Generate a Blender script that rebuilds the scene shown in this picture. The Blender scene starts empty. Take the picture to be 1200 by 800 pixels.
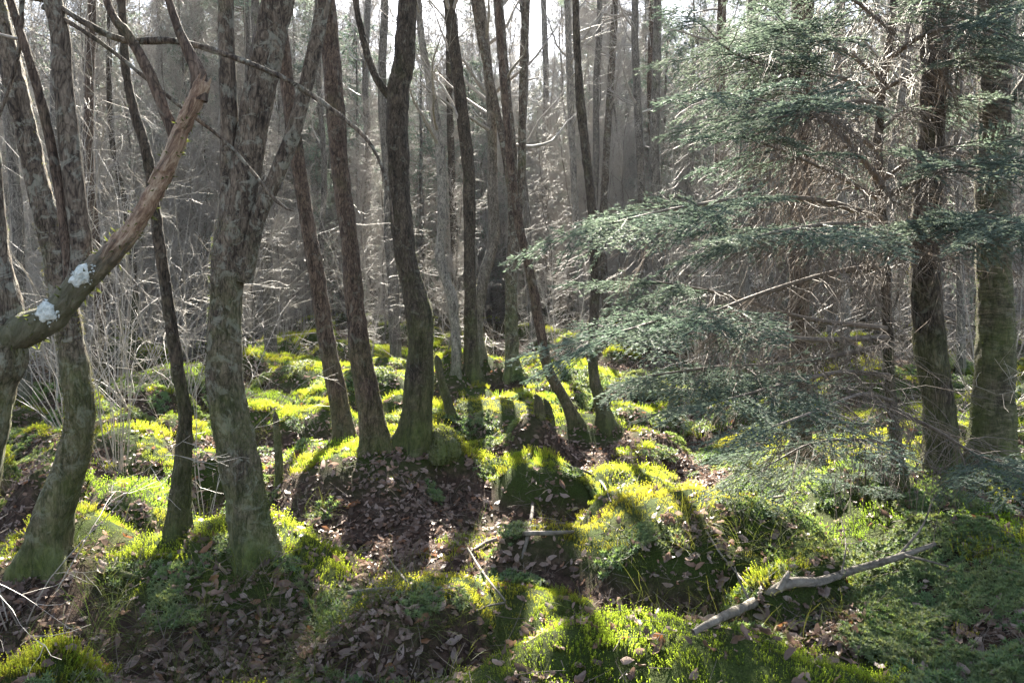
import bpy, math, random
import numpy as np
from mathutils import Vector

random.seed(7)
rng = np.random.default_rng(11)
R = math.radians
scn = bpy.context.scene
COL = scn.collection

# ------------------------------------------------------------------ camera, sky, sun, exposure
CAM_H, FPX, PITCH = 1.6, 942.0, math.atan(70 / 942.0)
cam_d = bpy.data.cameras.new('camera')
cam_d.sensor_width = 36.0
cam_d.lens = 36.0 * FPX / 1200.0
cam_d.clip_start, cam_d.clip_end = 0.05, 2000.0
cam = bpy.data.objects.new('camera', cam_d)
COL.objects.link(cam)
cam.location = (0, 0, CAM_H)
cam.rotation_euler = (R(90) - PITCH, 0, 0)
scn.camera = cam

SUN_AZ, SUN_EL = R(-4.0), R(37.0)          # azimuth measured from +Y towards +X
SUN = np.array([math.sin(SUN_AZ) * math.cos(SUN_EL), math.cos(SUN_AZ) * math.cos(SUN_EL), math.sin(SUN_EL)])
world = bpy.data.worlds.new('World')
scn.world = world
world.use_nodes = True
wn = world.node_tree
bg = wn.nodes['Background']
sky = wn.nodes.new('ShaderNodeTexSky')
sky.sky_type = 'NISHITA'
sky.sun_disc = False
sky.sun_elevation = SUN_EL
sky.sun_rotation = SUN_AZ
sky.air_density, sky.dust_density, sky.ozone_density = 1.0, 1.0, 1.0
hsv = wn.nodes.new('ShaderNodeHueSaturation')
hsv.inputs['Saturation'].default_value = 0.7
wn.links.new(sky.outputs[0], hsv.inputs['Color'])
wn.links.new(hsv.outputs[0], bg.inputs[0])
bg.inputs[1].default_value = 0.052

sl = bpy.data.lights.new('sun', 'SUN')
sl.energy, sl.angle, sl.color = 5.0, R(0.53), (1.0, 0.93, 0.80)
so = bpy.data.objects.new('sun', sl)
COL.objects.link(so)
so.rotation_euler = Vector((SUN[0], SUN[1], SUN[2])).to_track_quat('Z', 'Y').to_euler()

vs = scn.view_settings
vs.view_transform, vs.look, vs.gamma, vs.use_curve_mapping = 'Standard', 'None', 1.0, False
vs.exposure = 3.25
scn.render.engine = 'CYCLES'
cy = scn.cycles
cy.max_bounces, cy.diffuse_bounces, cy.glossy_bounces = 6, 3, 2
cy.transmission_bounces, cy.transparent_max_bounces, cy.volume_bounces = 3, 4, 0
cy.use_denoising = True
cy.sample_clamp_direct = 1.2
cy.use_adaptive_sampling = False
cy.sample_clamp_indirect = 4.0

# ------------------------------------------------------------------ numeric helpers
_perm = rng.permutation(512).astype(np.int64)
_val = rng.random(512)


def vnoise(p):
    p = np.asarray(p, float)
    i = np.floor(p).astype(np.int64)
    f = p - i
    f = f * f * (3 - 2 * f)
    out = 0

    def h(a, b, c):
        return _val[(_perm[(_perm[(_perm[a & 511] + b) & 511] + c) & 511])]
    for dx in (0, 1):
        wx = f[..., 0] if dx else 1 - f[..., 0]
        for dy in (0, 1):
            wy = f[..., 1] if dy else 1 - f[..., 1]
            for dz in (0, 1):
                wz = f[..., 2] if dz else 1 - f[..., 2]
                out = out + wx * wy * wz * h(i[..., 0] + dx, i[..., 1] + dy, i[..., 2] + dz)
    return out * 2 - 1


def fbm(p, octv=3):
    s, a, n = 0, 1.0, 0
    p = np.asarray(p, float)
    for k in range(octv):
        s = s + a * vnoise(p * 2 ** k + 17.3 * k)
        n += a
        a *= 0.5
    return s / n


def xy3(x, y, s, off=0.0):
    return np.stack([x * s + off, y * s - off, np.full_like(x, off * 1.7 + 0.5)], -1)


CP, SP = math.cos(PITCH), math.sin(PITCH)


def ray(u, v):
    cx, cyy = (np.asarray(u, float) - 600) / FPX, -(np.asarray(v, float) - 400) / FPX
    return np.stack([cx, CP + cyy * SP, cyy * CP - SP], -1)


def px(u, v, d):
    """point seen at photo pixel (u, v) at forward distance d (metres along +Y)"""
    r = ray(u, v)
    return np.array([0, 0, CAM_H]) + r * (np.asarray(d, float) / r[..., 1])[..., None]


def px_z(u, v, z):
    r = ray(u, v)
    return np.array([0, 0, CAM_H]) + r * ((z - CAM_H) / r[2])


def to_px(p):
    x, y, z = p[..., 0], p[..., 1], p[..., 2] - CAM_H
    dep = y * CP - z * SP
    dep = np.where(dep < 0.05, 0.05, dep)
    up = y * SP + z * CP
    return 600 + FPX * x / dep, 400 - FPX * up / dep


def smooth(a, b, x):
    t = np.clip((x - a) / (b - a), 0, 1)
    return t * t * (3 - 2 * t)


# ------------------------------------------------------------------ terrain
# crest pixel, crest height, radius x, radius y (towards / away), mossiness of the top
MOUNDS = [
    (255, 640, .36, .62, .62, 1.0), (40, 665, .28, .55, .5, .5), (150, 588, .12, .6, .7, 1.0), (430, 528, .42, .85, .75, .55),
    (505, 512, .50, .36, .36, .9), (575, 535, .30, .34, .36, 1.0), (740, 552, .26, .36, .34, 1.0), (820, 592, .46, .8, .6, 1.0),
    (885, 525, .26, .38, .4, .9), (500, 695, .24, .42, .45, .9), (800, 772, .34, .8, .42, 1.7), (1160, 590, .34, .95, .9, .42),
    (1040, 640, .22, .7, .6, .55), (640, 655, .12, .6, .6, .5), (600, 745, .10, .35, .4, .7), (980, 570, .20, .7, .7, .7),
    (170, 440, .42, .7, .7, .8), (135, 505, .36, .5, .5, .6), (310, 462, .38, .42, .5, 1.0), (360, 480, .34, .45, .5, 1.0), (375, 520, .34, .42, .4, 1.0),
    (400, 452, .36, .6, .7, 1.0), (565, 475, .42, .75, .6, 1.0), (620, 470, .34, .5, .5, 1.0), (690, 490, .32, .5, .45, 1.0),
    (755, 488, .26, .5, .45, 1.0), (660, 432, .40, .9, .9, 1.0), (440, 408, .35, .8, .8, 1.0), (530, 398, .35, .9, .9, 1.0),
    (470, 440, .3, .6, .6, 1.0), (520, 447, .3, .6, .6, 1.0), (1030, 430, .42, 1.0, .9, 1.0), (950, 470, .3, .7, .6, .8), (1190, 455, .4, .6, .6, 1.0),
    (820, 465, .3, .7, .6, .8), (230, 400, .25, 1.0, 1.0, .8), (340, 395, .3, 1.1, 1.1, .8), (60, 720, .16, .5, .5, .3),
    (1080, 760, .16, .8, .6, .25), (360, 690, .06, .4, .4, .6), (1210, 700, .3, .6, .8, .3),
]
ML = []
for (u, v, h, rx, ry, m) in MOUNDS:
    c = px_z(u, v, h)
    ML.append((c[0], c[1] + ry * 0.25, h, rx, ry, m, rng.random() * 9))
for gy_ in np.arange(2.5, 9.6, .78):            # small hummocks between the big ones
    for gx_ in np.arange(-7, 7.1, .8):
        xx, yy = gx_ + rng.uniform(-.3, .3), gy_ + rng.uniform(-.28, .28)
        if abs(xx) > yy * .8 + .5 or rng.random() < .25:
            continue
        ML.append((xx, yy, rng.uniform(.16, .42), rng.uniform(.23, .39), rng.uniform(.23, .39), rng.choice([.45, .85, 1.0]), 0.0))
for k in range(260):                        # further hummocks all over the wood floor
    yy = 9.5 + 40 * rng.random() ** 1.5
    xx = (rng.random() * 2 - 1) * (yy * 0.9 + 3)
    ML.append((xx, yy,   .24 + .38 * rng.random(), .36 + .36 * rng.random(), .36 + .36 * rng.random(), .5 + .5 * rng.random(), rng.random() * 9))
for k in range(24):                         # either side of and behind the viewer
    a = rng.random() * 2 * math.pi
    rr = 2.6 + 6 * rng.random()
    xx, yy = rr * math.sin(a), rr * math.cos(a)
    if yy > 1.5 and abs(xx) < yy * 0.75:
        continue
    ML.append((xx, yy, .12 + .2 * rng.random(), .4 + .4 * rng.random(), .4 + .4 * rng.random(), .6, rng.random() * 9))


def terrain(x, y):
    x, y = np.asarray(x, float), np.asarray(y, float)
    wob = fbm(xy3(x, y, 1.6, 3.1), 2) * .18 + fbm(xy3(x, y, 5.0, 13.1), 2) * .09
    wob2 = fbm(xy3(x, y, 1.6, 8.4), 2) * .18 + fbm(xy3(x, y, 5.0, 23.1), 2) * .09
    acc = np.zeros_like(x)
    moss = np.zeros_like(x)
    for (cx, cy_, h, rx, ry, m, ph) in ML:
        sel = (np.abs(x - cx) < 2.6 * rx + .4) & (np.abs(y - cy_) < 2.6 * ry + .4)
        if not sel.any():
            continue
        dx, dy = (x[sel] - cx + wob[sel]) / rx, (y[sel] - cy_ + wob2[sel]) / ry
        r2 = dx * dx + dy * dy
        s = np.exp(-(r2 ** 1.5) * .95)
        acc[sel] += (h * s) ** 4
        moss[sel] = np.maximum(moss[sel], s * m)
    z = acc ** .25
    dist = np.hypot(x, y)
    bank = .22 * smooth(.9, 2.4, x) * smooth(1.5, 3.0, y) * smooth(9, 6, y)
    z = z + bank + .10 * fbm(xy3(x, y, .55, 1.0), 2) + .075 * fbm(xy3(x, y, 2.3, 5.0), 3)
    z = z + .028 * fbm(xy3(x, y, 8.0, 2.0), 2) * smooth(26, 12, dist)
    z = z + 5.0 * smooth(32, 130, dist)
    return z, moss


def H1(x, y):
    return float(terrain(np.array([x]), np.array([y]))[0][0])


def ground_hit(u, v):
    r = ray(u, v)
    t = np.linspace(1.5, 60, 3000)
    p = np.array([0, 0, CAM_H]) + r[None] * t[:, None]
    z, _ = terrain(p[:, 0], p[:, 1])
    k = np.argmax(p[:, 2] < z)
    if k == 0:
        k = 2999
    return p[k]


# ------------------------------------------------------------------ mesh helpers
def mesh(name, V, quads=None, tris=None, attrs=None, smooth_shade=True, mat=None):
    V = np.asarray(V, np.float32).reshape(-1, 3)
    nq = 0 if quads is None else len(quads)
    nt = 0 if tris is None else len(tris)
    loops, starts = [], []
    if nq:
        loops.append(np.asarray(quads, np.int32).ravel())
    if nt:
        loops.append(np.asarray(tris, np.int32).ravel())
    starts = np.concatenate([np.arange(nq) * 4, nq * 4 + np.arange(nt) * 3]).astype(np.int32)
    L = np.concatenate(loops)
    me = bpy.data.meshes.new(name)
    me.vertices.add(len(V))
    me.vertices.foreach_set('co', V.ravel())
    me.loops.add(len(L))
    me.loops.foreach_set('vertex_index', L)
    me.polygons.add(nq + nt)
    me.polygons.foreach_set('loop_start', starts)
    for k, (a, typ) in (attrs or {}).items():
        at = me.attributes.new(k, typ, 'POINT')
        a = np.asarray(a, np.float32)
        at.data.foreach_set('vector' if typ == 'FLOAT_VECTOR' else 'value', a.ravel())
    me.polygons.foreach_set('use_smooth', np.full(nq + nt, smooth_shade, bool))
    me.update(calc_edges=True)
    if mat:
        me.materials.append(mat)
    return me


def link(name, data, parent=None, loc=None, kind=None, label=None, cat=None, group=None):
    o = bpy.data.objects.new(name, data)
    COL.objects.link(o)
    if parent is not None:
        o.parent = parent
    if loc is not None:
        o.location = loc
    if kind:
        o['kind'] = kind
    if label:
        o['label'] = label
    if cat:
        o['category'] = cat
    if group:
        o['group'] = group
    return o


def unit(a):
    return a / np.maximum(np.linalg.norm(a, axis=-1, keepdims=True), 1e-9)


def tube_batch(P, Rr, S):
    """P (B,K,3) centre lines, Rr (B,K) radii -> verts, quads (open tubes ending in near points)"""
    if len(P) == 0:
        return np.zeros((0, 3)), np.zeros((0, 4), int)
    B, K, _ = P.shape
    T = np.empty_like(P)
    T[:, 1:-1] = P[:, 2:] - P[:, :-2]
    T[:, 0] = P[:, 1] - P[:, 0]
    T[:, -1] = P[:, -1] - P[:, -2]
    T = unit(T)
    ax = unit(P[:, -1] - P[:, 0])
    ref = np.where(np.abs(ax[:, 2:3]) < .8, np.array([[0, 0, 1.]]), np.array([[1., 0, 0]]))
    n1 = unit(np.cross(T, ref[:, None, :]))
    n2 = np.cross(T, n1)
    a = np.arange(S) * 2 * math.pi / S
    V = P[:, :, None, :] + Rr[:, :, None, None] * (n1[:, :, None, :] * np.cos(a)[None, None, :, None] + n2[:, :, None, :] * np.sin(a)[None, None, :, None])
    idx = np.arange(B * K * S).reshape(B, K, S)
    nx = np.roll(idx, -1, axis=2)
    Q = np.stack([idx[:, :-1], nx[:, :-1], nx[:, 1:], idx[:, 1:]], -1).reshape(-1, 4)
    return V.reshape(-1, 3), Q


class Acc:
    def __init__(s):
        s.v, s.q, s.t, s.n = [], [], [], 0

    def add(s, V, Q=None, T=None):
        s.v.append(V)
        if Q is not None:
            s.q.append(Q + s.n)
        if T is not None:
            s.t.append(T + s.n)
        s.n += len(V)

    def mesh(s, name, mat, smooth_shade=True, off=None, attrs=None):
        if not s.v:
            s.add(np.zeros((3, 3)), None, np.array([[0, 1, 2]]))
        V = np.concatenate(s.v)
        if off is not None:
            V = V - off
        return mesh(name, V, np.concatenate(s.q) if s.q else None, np.concatenate(s.t) if s.t else None, attrs, smooth_shade, mat)


def curves(start, d, length, K, wig, up):
    start, d, length = np.asarray(start, float), unit(np.asarray(d, float)), np.asarray(length, float)
    B = len(start)
    P = np.empty((B, K, 3))
    P[:, 0] = start
    for k in range(1, K):
        d = unit(d + wig * rng.normal(size=(B, 3)) + np.array([0, 0, up]))
        P[:, k] = P[:, k - 1] + d * (length / (K - 1))[:, None]
    return P


def sample(P, t):
    """P (B,K,3), t (B,n) in 0..1 -> pos, tangent (B,n,3)"""
    B, K, _ = P.shape
    f = t * (K - 1)
    i = np.minimum(f.astype(int), K - 2)
    w = (f - i)[..., None]
    b = np.arange(B)[:, None]
    a0, a1 = P[b, i], P[b, i + 1]
    return a0 * (1 - w) + a1 * w, unit(a1 - a0)


def spawn(P, n, t0, t1, ang, jit=.25):
    B = len(P)
    t = t0 + (t1 - t0) * rng.random((B, n))
    pos, tan = sample(P, t)
    side = unit(np.cross(tan, rng.normal(size=tan.shape)))
    a = ang + jit * rng.normal(size=t.shape)
    d = tan * np.cos(a)[..., None] + side * np.sin(a)[..., None]
    return pos.reshape(-1, 3), d.reshape(-1, 3), t.reshape(-1), np.repeat(np.arange(B), n)


def taper(r0, r1, K, pw=1.0):
    t = np.linspace(0, 1, K) ** pw
    return np.asarray(r0)[:, None] * (1 - t)[None] + np.asarray(r1)[:, None] * t[None]


# ------------------------------------------------------------------ materials
def new_mat(name):
    m = bpy.data.materials.new(name)
    m.use_nodes = True
    nt = m.node_tree
    for n in list(nt.nodes):
        nt.nodes.remove(n)
    out = nt.nodes.new('ShaderNodeOutputMaterial')
    return m, nt, out


def N(nt, typ, **kw):
    n = nt.nodes.new(typ)
    for k, v in kw.items():
        if hasattr(n, k):
            setattr(n, k, v)
        else:
            n.inputs[k].default_value = v
    return n


def noise(nt, vec, scale, detail=4, rough=.6, dist=0.0):
    n = N(nt, 'ShaderNodeTexNoise')
    n.inputs['Scale'].default_value = scale
    n.inputs['Detail'].default_value = detail
    n.inputs['Roughness'].default_value = rough
    n.inputs['Distortion'].default_value = dist
    if vec is not None:
        nt.links.new(vec, n.inputs['Vector'])
    return n.outputs['Fac']


def ramp(nt, fac, stops):
    r = N(nt, 'ShaderNodeValToRGB')
    el = r.color_ramp.elements
    while len(el) < len(stops):
        el.new(.5)
    for e, (p, c) in zip(el, stops):
        e.position = p
        e.color = (*c, 1) if len(c) == 3 else c
    nt.links.new(fac, r.inputs[0])
    return r.outputs[0]


def mixc(nt, fac, a, b):
    m = N(nt, 'ShaderNodeMix', data_type='RGBA')
    for sock, val in ((m.inputs[0], fac), (m.inputs[6], a), (m.inputs[7], b)):
        if isinstance(val, (tuple, list)):
            sock.default_value = (*val, 1)
        elif isinstance(val, (int, float)):
            sock.default_value = val
        else:
            nt.links.new(val, sock)
    return m.outputs[2]


def math_n(nt, op, a, b=None, clamp=False):
    m = N(nt, 'ShaderNodeMath', operation=op, use_clamp=clamp)
    for i, v in enumerate((a, b)):
        if v is None:
            continue
        if isinstance(v, (int, float)):
            m.inputs[i].default_value = v
        else:
            nt.links.new(v, m.inputs[i])
    return m.outputs[0]


def bark_mat(name, dark, light, moss=.5, mosstop=1.0, lichen=.3, band=0.0, zs=.3, bump=.9):
    m, nt, out = new_mat(name)
    tc = N(nt, 'ShaderNodeTexCoord')
    mp = N(nt, 'ShaderNodeMapping')
    mp.inputs['Scale'].default_value = (1, 1, zs)
    nt.links.new(tc.outputs['Object'], mp.inputs['Vector'])
    v = mp.outputs[0]
    f1 = noise(nt, v, 20, 6, .75, .9)
    f2 = noise(nt, v, 90, 3, .7)
    wv = N(nt, 'ShaderNodeVectorMath', operation='ADD')
    ws = N(nt, 'ShaderNodeVectorMath', operation='SCALE')
    wn_ = N(nt, 'ShaderNodeTexNoise')
    wn_.inputs['Scale'].default_value = 14
    nt.links.new(v, wn_.inputs['Vector'])
    nt.links.new(wn_.outputs['Color'], ws.inputs[0])
    ws.inputs['Scale'].default_value = .11
    nt.links.new(v, wv.inputs[0])
    nt.links.new(ws.outputs[0], wv.inputs[1])
    vo = N(nt, 'ShaderNodeTexVoronoi', feature='DISTANCE_TO_EDGE')
    vo.inputs['Scale'].default_value = 58
    nt.links.new(wv.outputs[0], vo.inputs['Vector'])
    crack = math_n(nt, 'MULTIPLY', math_n(nt, 'SUBTRACT', .13, vo.outputs['Distance'], clamp=True), .75)
    f = math_n(nt, 'ADD', math_n(nt, 'MULTIPLY', f1, .6), math_n(nt, 'MULTIPLY', f2, .4))
    f = math_n(nt, 'ADD', math_n(nt, 'SUBTRACT', f, crack), .03)
    if band > 0:
        mp2 = N(nt, 'ShaderNodeMapping')
        mp2.inputs['Scale'].default_value = (1, 1, 4.5)
        nt.links.new(tc.outputs['Object'], mp2.inputs['Vector'])
        fb = noise(nt, mp2.outputs[0], 8, 6, .75, 1.6)
        f = math_n(nt, 'ADD', math_n(nt, 'MULTIPLY', f, 1 - band), math_n(nt, 'MULTIPLY', fb, band))
    c = ramp(nt, f, [(.38, tuple(x * .3 for x in dark)), (.46, dark), (.54, tuple((a_ + b_) / 2 for a_, b_ in zip(dark, light))), (.64, tuple(x * 1.25 for x in light))])
    big = noise(nt, tc.outputs['Object'], 3.2, 4, .65)
    if lichen > 0:
        lf = noise(nt, tc.outputs['Object'], 15, 5, .75, .8)
        lm = ramp(nt, lf, [(.58 - lichen * .08, (0, 0, 0)), (.66 - lichen * .08, (1, 1, 1))])
        lm = math_n(nt, 'MULTIPLY', lm, .6 * lichen + .15)
        c = mixc(nt, lm, c, (.235, .235, .195))
    sep = N(nt, 'ShaderNodeSeparateXYZ')
    nt.links.new(tc.outputs['Object'], sep.inputs[0])
    if moss > 0:
        zf = math_n(nt, 'SUBTRACT', 1.0, math_n(nt, 'DIVIDE', sep.outputs[2], mosstop), clamp=True)
        mm = math_n(nt, 'MULTIPLY', math_n(nt, 'ADD', math_n(nt, 'MULTIPLY', zf, .9), math_n(nt, 'MULTIPLY', math_n(nt, 'SUBTRACT', big, .56), 2.6)), moss * 1.5, clamp=True)
        mc = ramp(nt, f1, [(.35, (.035, .05, .012)), (.65, (.10, .125, .028))])
        c = mixc(nt, mm, c, mc)
    bp = N(nt, 'ShaderNodeBump')
    bp.inputs['Strength'].default_value = bump
    bp.inputs['Distance'].default_value = .02
    nt.links.new(f, bp.inputs['Height'])
    p = N(nt, 'ShaderNodeBsdfPrincipled')
    p.inputs['Roughness'].default_value = .85
    p.inputs['Specular IOR Level'].default_value = .25
    nt.links.new(c, p.inputs['Base Color'])
    nt.links.new(bp.outputs[0], p.inputs['Normal'])
    nt.links.new(p.outputs[0], out.inputs[0])
    return m


def leafy_mat(name, c_low, c_top, t_col, trans=.5, attr='tip', var=.35, rough=.6):
    m, nt, out = new_mat(name)
    at = N(nt, 'ShaderNodeAttribute', attribute_name=attr)
    oi = N(nt, 'ShaderNodeObjectInfo')
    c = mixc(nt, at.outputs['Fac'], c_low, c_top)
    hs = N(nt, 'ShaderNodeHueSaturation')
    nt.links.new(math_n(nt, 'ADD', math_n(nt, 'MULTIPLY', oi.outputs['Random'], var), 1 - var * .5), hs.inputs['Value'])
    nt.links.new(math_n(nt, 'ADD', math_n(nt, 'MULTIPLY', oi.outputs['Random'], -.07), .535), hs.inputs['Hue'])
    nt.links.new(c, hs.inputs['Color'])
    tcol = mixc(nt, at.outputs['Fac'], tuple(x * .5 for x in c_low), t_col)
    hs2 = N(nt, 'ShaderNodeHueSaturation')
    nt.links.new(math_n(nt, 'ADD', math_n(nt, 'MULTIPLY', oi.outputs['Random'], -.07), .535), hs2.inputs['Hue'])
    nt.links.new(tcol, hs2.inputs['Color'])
    d = N(nt, 'ShaderNodeBsdfPrincipled')
    d.inputs['Roughness'].default_value = rough
    d.inputs['Specular IOR Level'].default_value = .3
    nt.links.new(hs.outputs[0], d.inputs['Base Color'])
    t = N(nt, 'ShaderNodeBsdfTranslucent')
    nt.links.new(hs2.outputs[0], t.inputs[0])
    mx = N(nt, 'ShaderNodeMixShader')
    mx.inputs[0].default_value = trans
    nt.links.new(d.outputs[0], mx.inputs[1])
    nt.links.new(t.outputs[0], mx.inputs[2])
    nt.links.new(mx.outputs[0], out.inputs[0])
    return m


def dead_leaf_mat(name):
    m, nt, out = new_mat(name)
    oi = N(nt, 'ShaderNodeObjectInfo')
    tc = N(nt, 'ShaderNodeTexCoord')
    c = ramp(nt, oi.outputs['Random'], [(0, (.07, .044, .032)), (.25, (.17, .108, .08)), (.6, (.275, .195, .155)), (.88, (.40, .31, .265)), (1, (.24, .10, .035))])
    f = noise(nt, tc.outputs['Object'], 60, 3)
    c2 = mixc(nt, math_n(nt, 'MULTIPLY', f, .55), c, (.07, .045, .03))
    d = N(nt, 'ShaderNodeBsdfPrincipled')
    d.inputs['Roughness'].default_value = .5
    d.inputs['Specular IOR Level'].default_value = .4
    nt.links.new(c2, d.inputs['Base Color'])
    t = N(nt, 'ShaderNodeBsdfTranslucent')
    nt.links.new(c, t.inputs[0])
    mx = N(nt, 'ShaderNodeMixShader')
    mx.inputs[0].default_value = .3
    nt.links.new(d.outputs[0], mx.inputs[1])
    nt.links.new(t.outputs[0], mx.inputs[2])
    nt.links.new(mx.outputs[0], out.inputs[0])
    return m


def plain_mat(name, a, b, scale=30, rough=.7, spec=.3, bump=.3):
    m, nt, out = new_mat(name)
    tc = N(nt, 'ShaderNodeTexCoord')
    f = noise(nt, tc.outputs['Object'], scale, 5, .7)
    c = ramp(nt, f, [(.35, a), (.65, b)])
    p = N(nt, 'ShaderNodeBsdfPrincipled')
    p.inputs['Roughness'].default_value = rough
    p.inputs['Specular IOR Level'].default_value = spec
    nt.links.new(c, p.inputs['Base Color'])
    if bump:
        bp = N(nt, 'ShaderNodeBump')
        bp.inputs['Strength'].default_value = bump
        bp.inputs['Distance'].default_value = .01
        nt.links.new(f, bp.inputs['Height'])
        nt.links.new(bp.outputs[0], p.inputs['Normal'])
    nt.links.new(p.outputs[0], out.inputs[0])
    return m


def ground_mat():
    m, nt, out = new_mat('forest_floor')
    tc = N(nt, 'ShaderNodeTexCoord')
    v = tc.outputs['Object']
    f = noise(nt, v, 22, 5, .7)
    g = noise(nt, v, 6, 4, .6)
    fine = noise(nt, v, 120, 3, .7)
    soil = ramp(nt, f, [(.3, (.022, .016, .012)), (.5, (.06, .04, .03)), (.68, (.14, .09, .068))])
    mossc = ramp(nt, fine, [(.3, (.018, .028, .008)), (.7, (.06, .085, .018))])
    at = N(nt, 'ShaderNodeAttribute', attribute_name='moss')
    fac = math_n(nt, 'ADD', at.outputs['Fac'], math_n(nt, 'MULTIPLY', math_n(nt, 'SUBTRACT', g, .5), 1.2), clamp=True)
    c = mixc(nt, fac, soil, mossc)
    bp = N(nt, 'ShaderNodeBump')
    bp.inputs['Strength'].default_value = .8
    bp.inputs['Distance'].default_value = .03
    nt.links.new(math_n(nt, 'ADD', f, fine), bp.inputs['Height'])
    p = N(nt, 'ShaderNodeBsdfPrincipled')
    p.inputs['Roughness'].default_value = .95
    p.inputs['Specular IOR Level'].default_value = .1
    nt.links.new(c, p.inputs['Base Color'])
    nt.links.new(bp.outputs[0], p.inputs['Normal'])
    nt.links.new(p.outputs[0], out.inputs[0])
    return m


def torn_mat():
    m, nt, out = new_mat('torn_limb_bark')
    tc = N(nt, 'ShaderNodeTexCoord')
    v = tc.outputs['Object']
    mp = N(nt, 'ShaderNodeMapping')
    mp.inputs['Rotation'].default_value = (0, R(-31), 0)
    mp0 = N(nt, 'ShaderNodeMapping')
    mp0.inputs['Scale'].default_value = (1, 1, .22)
    nt.links.new(v, mp.inputs['Vector'])
    nt.links.new(mp.outputs[0], mp0.inputs['Vector'])
    f = noise(nt, mp0.outputs[0], 42, 6, .8, .8)
    g = noise(nt, mp0.outputs[0], 15, 5, .7, 1.0)
    bark = ramp(nt, f, [(.35, (.03, .024, .02)), (.5, (.10, .085, .066)), (.65, (.20, .175, .14))])
    wood = ramp(nt, f, [(.35, (.045, .028, .02)), (.46, (.19, .115, .075)), (.55, (.34, .25, .175)), (.68, (.52, .43, .33))])
    sep = N(nt, 'ShaderNodeSeparateXYZ')
    nt.links.new(v, sep.inputs[0])
    up = math_n(nt, 'MULTIPLY', math_n(nt, 'SUBTRACT', sep.outputs[2], 1.25), 3.5, clamp=True)
    fac = math_n(nt, 'MULTIPLY', math_n(nt, 'ADD', math_n(nt, 'MULTIPLY', math_n(nt, 'SUBTRACT', g, .5), 5.0), up), 1.3, clamp=True)
    fac = math_n(nt, 'MULTIPLY', fac, math_n(nt, 'MULTIPLY', up, 3.0, clamp=True))
    c = mixc(nt, fac, bark, wood)
    low = math_n(nt, 'SUBTRACT', 1.0, math_n(nt, 'MULTIPLY', up, 2.0), clamp=True)
    c = mixc(nt, math_n(nt, 'MULTIPLY', low, math_n(nt, 'MULTIPLY', g, .9)), c, (.075, .085, .025))
    bp = N(nt, 'ShaderNodeBump')
    bp.inputs['Strength'].default_value = .9
    bp.inputs['Distance'].default_value = .02
    nt.links.new(f, bp.inputs['Height'])
    p = N(nt, 'ShaderNodeBsdfPrincipled')
    p.inputs['Roughness'].default_value = .8
    nt.links.new(c, p.inputs['Base Color'])
    nt.links.new(bp.outputs[0], p.inputs['Normal'])
    nt.links.new(p.outputs[0], out.inputs[0])
    return m


M_BARK = bark_mat('bark_grey_mossy', (.054, .041, .031), (.155, .124, .094), .55, 1.6, .75)
M_BARKD = bark_mat('bark_dark', (.032, .025, .018), (.09, .07, .052), .45, 1.2, .2)
M_BARKR = bark_mat('bark_brown', (.05, .034, .025), (.13, .093, .069), .35, 1.0, .25)
M_BARKB = bark_mat('bark_banded', (.045, .036, .027), (.20, .165, .12), .6, 2.0, .3, band=.6, bump=1.0)
M_BARKL = bark_mat('bark_pale', (.12, .105, .09), (.27, .24, .20), .3, .9, .5)
M_BARKBG = bark_mat('bark_background', (.075, .065, .055), (.18, .158, .132), .3, .9, .3, bump=.3)
M_ROT = torn_mat()
M_TWIG = plain_mat('twig_bark', (.15, .132, .112), (.30, .27, .235), 40, .55, .5, 0)
M_TWIGP = plain_mat('pale_twig_bark', (.20, .175, .145), (.34, .30, .25), 40, .5, .5, 0)
M_TWIGD = plain_mat('dark_conifer_twig', (.075, .058, .045), (.17, .135, .105), 40, .65, .4, 0)
M_STICK = plain_mat('weathered_stick', (.06, .05, .04), (.19, .165, .135), 26, .75, .3, .5)
M_LICHEN = plain_mat('white_lichen_crust', (.30, .33, .31), (.62, .66, .64), 55, .9, .1, .9)
M_GROUND = ground_mat()
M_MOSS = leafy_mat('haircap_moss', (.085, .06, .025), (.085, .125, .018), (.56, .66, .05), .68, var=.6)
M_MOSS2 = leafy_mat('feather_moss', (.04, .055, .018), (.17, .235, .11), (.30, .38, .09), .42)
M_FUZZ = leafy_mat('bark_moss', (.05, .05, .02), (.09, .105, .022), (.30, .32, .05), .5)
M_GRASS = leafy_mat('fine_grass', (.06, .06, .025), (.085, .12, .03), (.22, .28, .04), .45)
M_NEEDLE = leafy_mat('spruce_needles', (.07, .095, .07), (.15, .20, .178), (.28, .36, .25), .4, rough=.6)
M_LEAF = dead_leaf_mat('dead_leaf')

# ------------------------------------------------------------------ ground sheet
ang = np.concatenate([np.linspace(-180, -52, 60, endpoint=False), np.linspace(-52, 52, 360, endpoint=False), np.linspace(52, 180, 60, endpoint=False)])
rad = np.concatenate([[0.0, .3, .7, 1.2, 1.7], np.geomspace(2.1, 34, 210), np.geomspace(36, 400, 24)])
A, RR = np.meshgrid(np.radians(ang), rad)
gx, gy = (np.sin(A) * RR), (np.cos(A) * RR)
gz, gm = terrain(gx.ravel(), gy.ravel())
na, nr = len(ang), len(rad)
gi = np.arange(na * nr).reshape(nr, na)
gn = np.roll(gi, -1, axis=1)
gq = np.stack([gi[:-1], gn[:-1], gn[1:], gi[1:]], -1).reshape(-1, 4)[:, ::-1]
gmo = np.clip(smooth(.25, .6, gm) + smooth(10, 22, RR.ravel()) * .35, 0, 1)
ground = link('ground', mesh('ground', np.stack([gx.ravel(), gy.ravel(), gz], -1), gq, None, {'moss': (gmo, 'FLOAT')}, True, M_GROUND), kind='structure', label='hummocky forest floor of dark soil and moss under the trees')

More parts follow.
